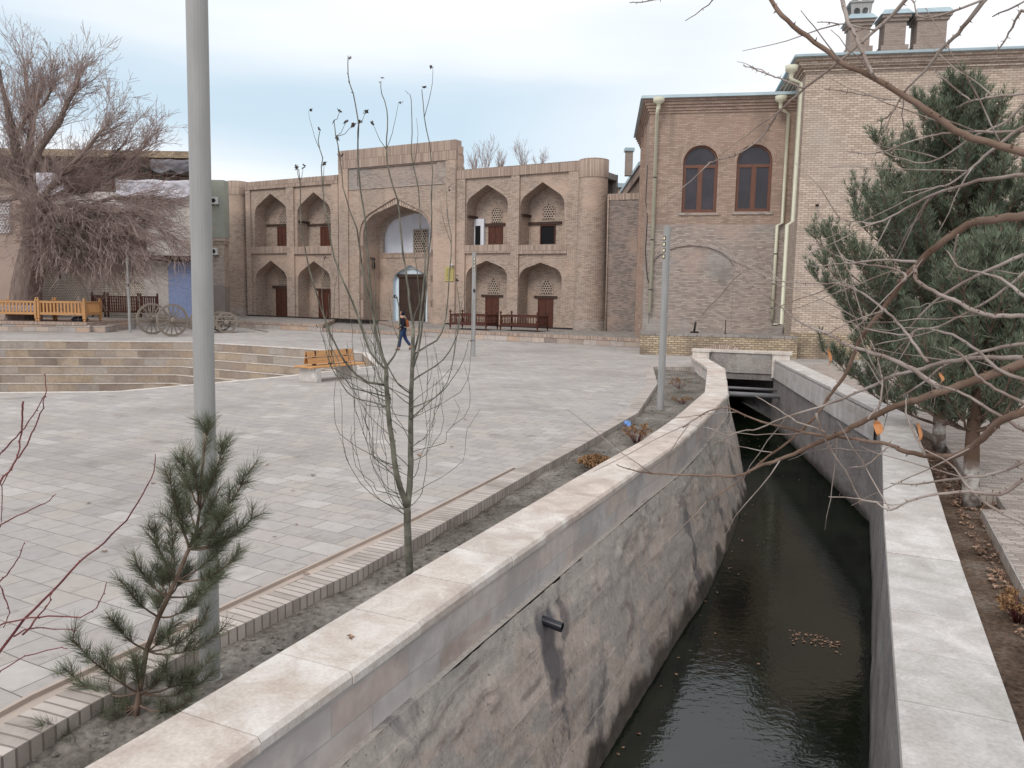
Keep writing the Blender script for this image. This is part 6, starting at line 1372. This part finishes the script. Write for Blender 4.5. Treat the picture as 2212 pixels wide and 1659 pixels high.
for bi,(L_,r0,r1,d0,d1) in enumerate(BR):
    k=len(L_); Q=[Vector(PY(x,y,lerp(d0,d1,i/(k-1))))-ob_ for i,(x,y) in enumerate(L_)]
    if L_[0][0]>=2200:
        a=Q[0]; z_=min(3.6,max(1.,a.z*.6+.9)); Q=[Vector((-.05,.05,z_)),Vector((-.05,.05,z_)).lerp(a,.5)+Vector((0,0,.06))]+Q
        r0*=.88; rr=[max(r0*1.8,.016),r0*1.3]+[lerp(r0,r1,(i/(k-1))**.85) for i in range(k)]
    else: rr=[lerp(r0,r1,(i/(k-1))**.85) for i in range(k)]
    out=[]; ro=[]; kk=len(Q); ex=2 if L_[0][0]>=2200 else 0
    for i in range(ex): out.append(Q[i]); ro.append(rr[i])
    for i in range(ex,kk-1):
        a=Q[max(ex,i-1)];b_=Q[i];c_=Q[i+1];d_=Q[min(kk-1,i+2)]
        for s_ in range(4):
            t=s_/4; out.append(.5*((2*b_)+(c_-a)*t+(2*a-5*b_+4*c_-d_)*t*t+(3*b_-a-3*c_+d_)*t**3)+rv(.0022)); ro.append(lerp(rr[i],rr[i+1],t)*rnd(.93,1.08))
    out.append(Q[-1]); ro.append(rr[-1]); thick=r0>.0095
    (bb if thick else lt).tube(out,ro,8 if thick else 6)
    for j in range(2,len(out)-1):
        for _ in range(2):
            if random.random()<.55:
                d_=(out[j+1]-out[j]).normalized(); s_=rv(1); s_=(s_-d_*s_.dot(d_)).normalized(); p=out[j]+s_*ro[j]*.8; th.tube([p,p+(s_+d_*rnd(-.5,.5))*rnd(.005,.013)],[max(.0016,ro[j]*.4),.0004],4)
        if random.random()<.085 and j>4:
            d_=(out[j+1]-out[j]).normalized(); s_=rv(1); s_=(s_-d_*s_.dot(d_)).normalized(); a=out[j]; pp_=[a]
            ln_=rnd(.03,.085)
            for k2 in range(6): pp_.append(pp_[-1]+(d_*.9+s_*.7+Vector((0,0,.05))).normalized()*ln_+rv(.008))
            lt.tube(pp_,[.0026,.0023,.002,.0018,.0015,.0013,.001],5)
bb.build('branches','bark_locust',lo); lt.build('twigs','bark_light',lo); th.build('thorns','bark_locust',lo)
m=MB()
def long_leaf(mb,x,y,Y,L,w):
    p=Vector(PY(x,y,Y))-ob_; n_=7; pts=[]
    for i in range(n_+1): t=i/n_; wd_=w*math.sin(PI*min(.97,t*.93+.04))**.7; c_=p+Vector((.012*math.sin(t*3),.01*math.sin(t*5),-L*t)); pts.append((c_+Vector((-wd_,rnd(-.004,.004),0)),c_+Vector((wd_,.012,0))))
    for i in range(n_): mb.face([pts[i][0],pts[i][1],pts[i+1][1],pts[i+1][0]],sm=True)
long_leaf(m,1790,750,2.75,.065,.008); long_leaf(m,1895,908,2.45,.05,.017); long_leaf(m,1985,912,2.4,.065,.010); long_leaf(m,2032,805,2.4,.03,.009); m.build('leaves','leaf_orange',lo)
# ---- dead plants in the bed
def dried(label,p,h,w,n,seed,ball=False,cat='plant'):
    random.seed(seed); t_=thing('dried_plant',label,cat,tuple(p)); st_=MB(); hd_=MB()
    for k in range(n):
        a=rnd(0,6.3); r=w*math.sqrt(rnd(0,1)); e_=Vector((math.cos(a)*r,math.sin(a)*r,h*(1-.5*(r/w)**2)*rnd(.8,1.05) if ball else h*rnd(.4,1))); st_.tube([(e_.x*.2,e_.y*.2,0),tuple(e_*.6+Vector((0,0,.01))),tuple(e_)],[.004,.003,.002],4)
        for _ in range(10 if ball else 14): q=e_+rv(.028); leaf5(hd_,q,rnd(.012,.022))
    st_.build('stems','bark_red' if not ball else 'bark_pine',t_); hd_.build('flower_heads','straw',t_)
dried('low round cushion of rusty brown dried flower heads against the left coping',(1.33,12.05,-.1),.2,.27,150,1,True)
dried('scraggly upright dried brown plant beyond the round brown cushion',(2.3,14.2,-.1),.34,.3,34,2)
dried('thin withered plant near the far end of the left soil bed',(4.9,22.8,-.1),.3,.35,16,3)
dried('sparse dry grey-brown plant right of the round lamp post in the bed',(4.3,19.6,-.1),.16,.3,16,4)
p=P(2200,1345,-.13); dried('tangle of dry brown stems at the right edge of the right planting bed',(p.x,p.y,-.13),.25,.2,30,6)
# litter and leaves
m=MB(); m.lathe([(.05,0),(.05,.03),(.045,.045)],14); o=m.build('bottle_cap','blue_cap',loc=P(1352,917,-.08)); o.rotation_euler=(R(70),0,R(30)); o.scale=(1.5,1.5,2); tag(o,'pale blue plastic scrap lying in the soil bed near the brick edging','litter')
m=MB(); pp_=[Vector((i*.03,.008*math.sin(i*2.1),.012+.004*math.sin(i))) for i in range(9)]
for a,b_ in zip(pp_,pp_[1:]): m.face([a,b_,b_+Vector((0,.014,.0)),a+Vector((0,.014,0))]); 
q1=P(727,1270,-.09); q2=P(760,1253,-.09); o=m.build('paper_strip','paper',loc=(q1.x,q1.y,-.07)); o.rotation_euler=(0,0,math.atan2(q2.y-q1.y,q2.x-q1.x)); tag(o,'torn white paper strip lying on the soil beside the brick edging','litter')
random.seed(3); lm_=MB(); leaf5(lm_,Vector((0,0,.012)),.05,Vector((0,0,1))); l0=None
spots=[(677,1028,'on the paving in front of the sapling'),(757,1378,'on the near coping slab'),(225,1192,'on the paving at the lower left'),(660,1240,'inside the drain channel'),(845,1012,'on the paving left of the sapling trunk'),(905,985,'behind the sapling'),(330,1045,'on the left paving behind the young pine'),(190,1088,'on the paving left of the young pine'),(640,1133,'on the paving between young pine and sapling'),(1005,907,'on the open plaza right of the sapling'),(870,1127,'in the drain beside the sapling trunk')]
for i,(x,y,wh) in enumerate(spots):
    z_=.35 if 'coping' in wh else (-.02 if 'drain' in wh else .004); p=P(x,y,z_)
    o=lm_.build('fallen_leaf','dryleaf',loc=p) if l0 is None else l0.copy()
    if l0 is None: l0=o
    else: COL.objects.link(o); o.location=p
    o.rotation_euler=(rnd(-.3,.3),rnd(-.3,.3),rnd(0,6)); s_=rnd(.7,1.2); o.scale=(s_,s_*.6,s_); tag(o,'small dry brown leaf lying '+wh,'leaf','fallen leaves on the plaza')
for k in range(22):
    x=rnd(20,1350); y=rnd(800,1300)
    p=P(x,y,.006)
    u_=next((lerp(a_[0],b_[0],(p.y-a_[1])/(b_[1]-a_[1])) for a_,b_ in zip(EO,EO[1:]) if a_[1]<=p.y<=b_[1]),None)
    if u_ is None or p.x>u_-.5 or p.y>21: continue
    o=l0.copy(); COL.objects.link(o); o.location=p; o.rotation_euler=(rnd(-.3,.3),rnd(-.3,.3),rnd(0,6)); s_=rnd(.35,.8); o.scale=(s_,s_*.6,s_)
    tag(o,'tiny dry leaf fragment scattered on the open plaza paving','leaf','leaf fragments on the plaza')
random.seed(8); m=MB()
for k in range(2400):
    t=rnd(0,1)**.7; y=lerp(3,14,t); xa=lerp(2.6,7.2,(y-3)/11)+.6; xb=lerp(3.0,7.9,(y-3)/11)+ .9; x=rnd(xa-.35,xb); n_=Vector((rnd(-.5,.5),rnd(-.5,.5),1)); leaf5(m,Vector((x,y,-.11+rnd(0,.02))),rnd(.012,.04)*(1.5 if k%9==0 else 1),n_)
tag(m.build('leaf_litter','dryleaf'),'layer of dead leaves over the right planting bed',None,None,'stuff'); 
m=MB(); random.seed(12)
for k in range(4200):
    j=random.randint(8,409); t=rnd(.05,.95); p=BEDA[j].lerp(BEDB[j],t); s_=rnd(.006,.022)*(1 if random.random()<.88 else 2.2); c_=Vector((p.x,p.y,-.105+rnd(-.01,.02))); v_=[c_+Vector((rnd(.6,1)*s_*math.cos(a),rnd(.6,1)*s_*math.sin(a),0)) for a in (0,1.3,2.5,3.8,5.1)]; tpv=c_+Vector((rnd(-.3,.3)*s_,rnd(-.3,.3)*s_,s_*rnd(.5,.9)))
    for i in range(5): m.face([v_[i],v_[(i+1)%5],tpv],rnd(0,1))
tag(m.build('soil_clods','soil'),'small clods of earth over the left soil bed',None,None,'stuff')
# debris in the water
m=MB(); random.seed(4)
for k in range(70):
    u_=rnd(-1,1); q=P(1765+u_*58,1385+u_*16+random.gauss(0,7),WZ); leaf5(m,Vector((0,0,.008))+Vector((q.x,q.y,WZ)),rnd(.01,.035),Vector((0,0,1)))
for k in range(60): y_=rnd(6,26); a_=next(lerp(p[0],q[0],(y_-p[1])/(q[1]-p[1])) for p,q in zip(LF,LF[1:]) if y_<=q[1]); leaf5(m,Vector((a_+.62+abs(random.gauss(0,.12 if k%3 else 1.)),y_,WZ+.008)),rnd(.012,.03),Vector((0,0,1)))
tag(m.build('floating_debris','dryleaf'),'patch of pale leaves and scum floating on the dark canal water','debris')
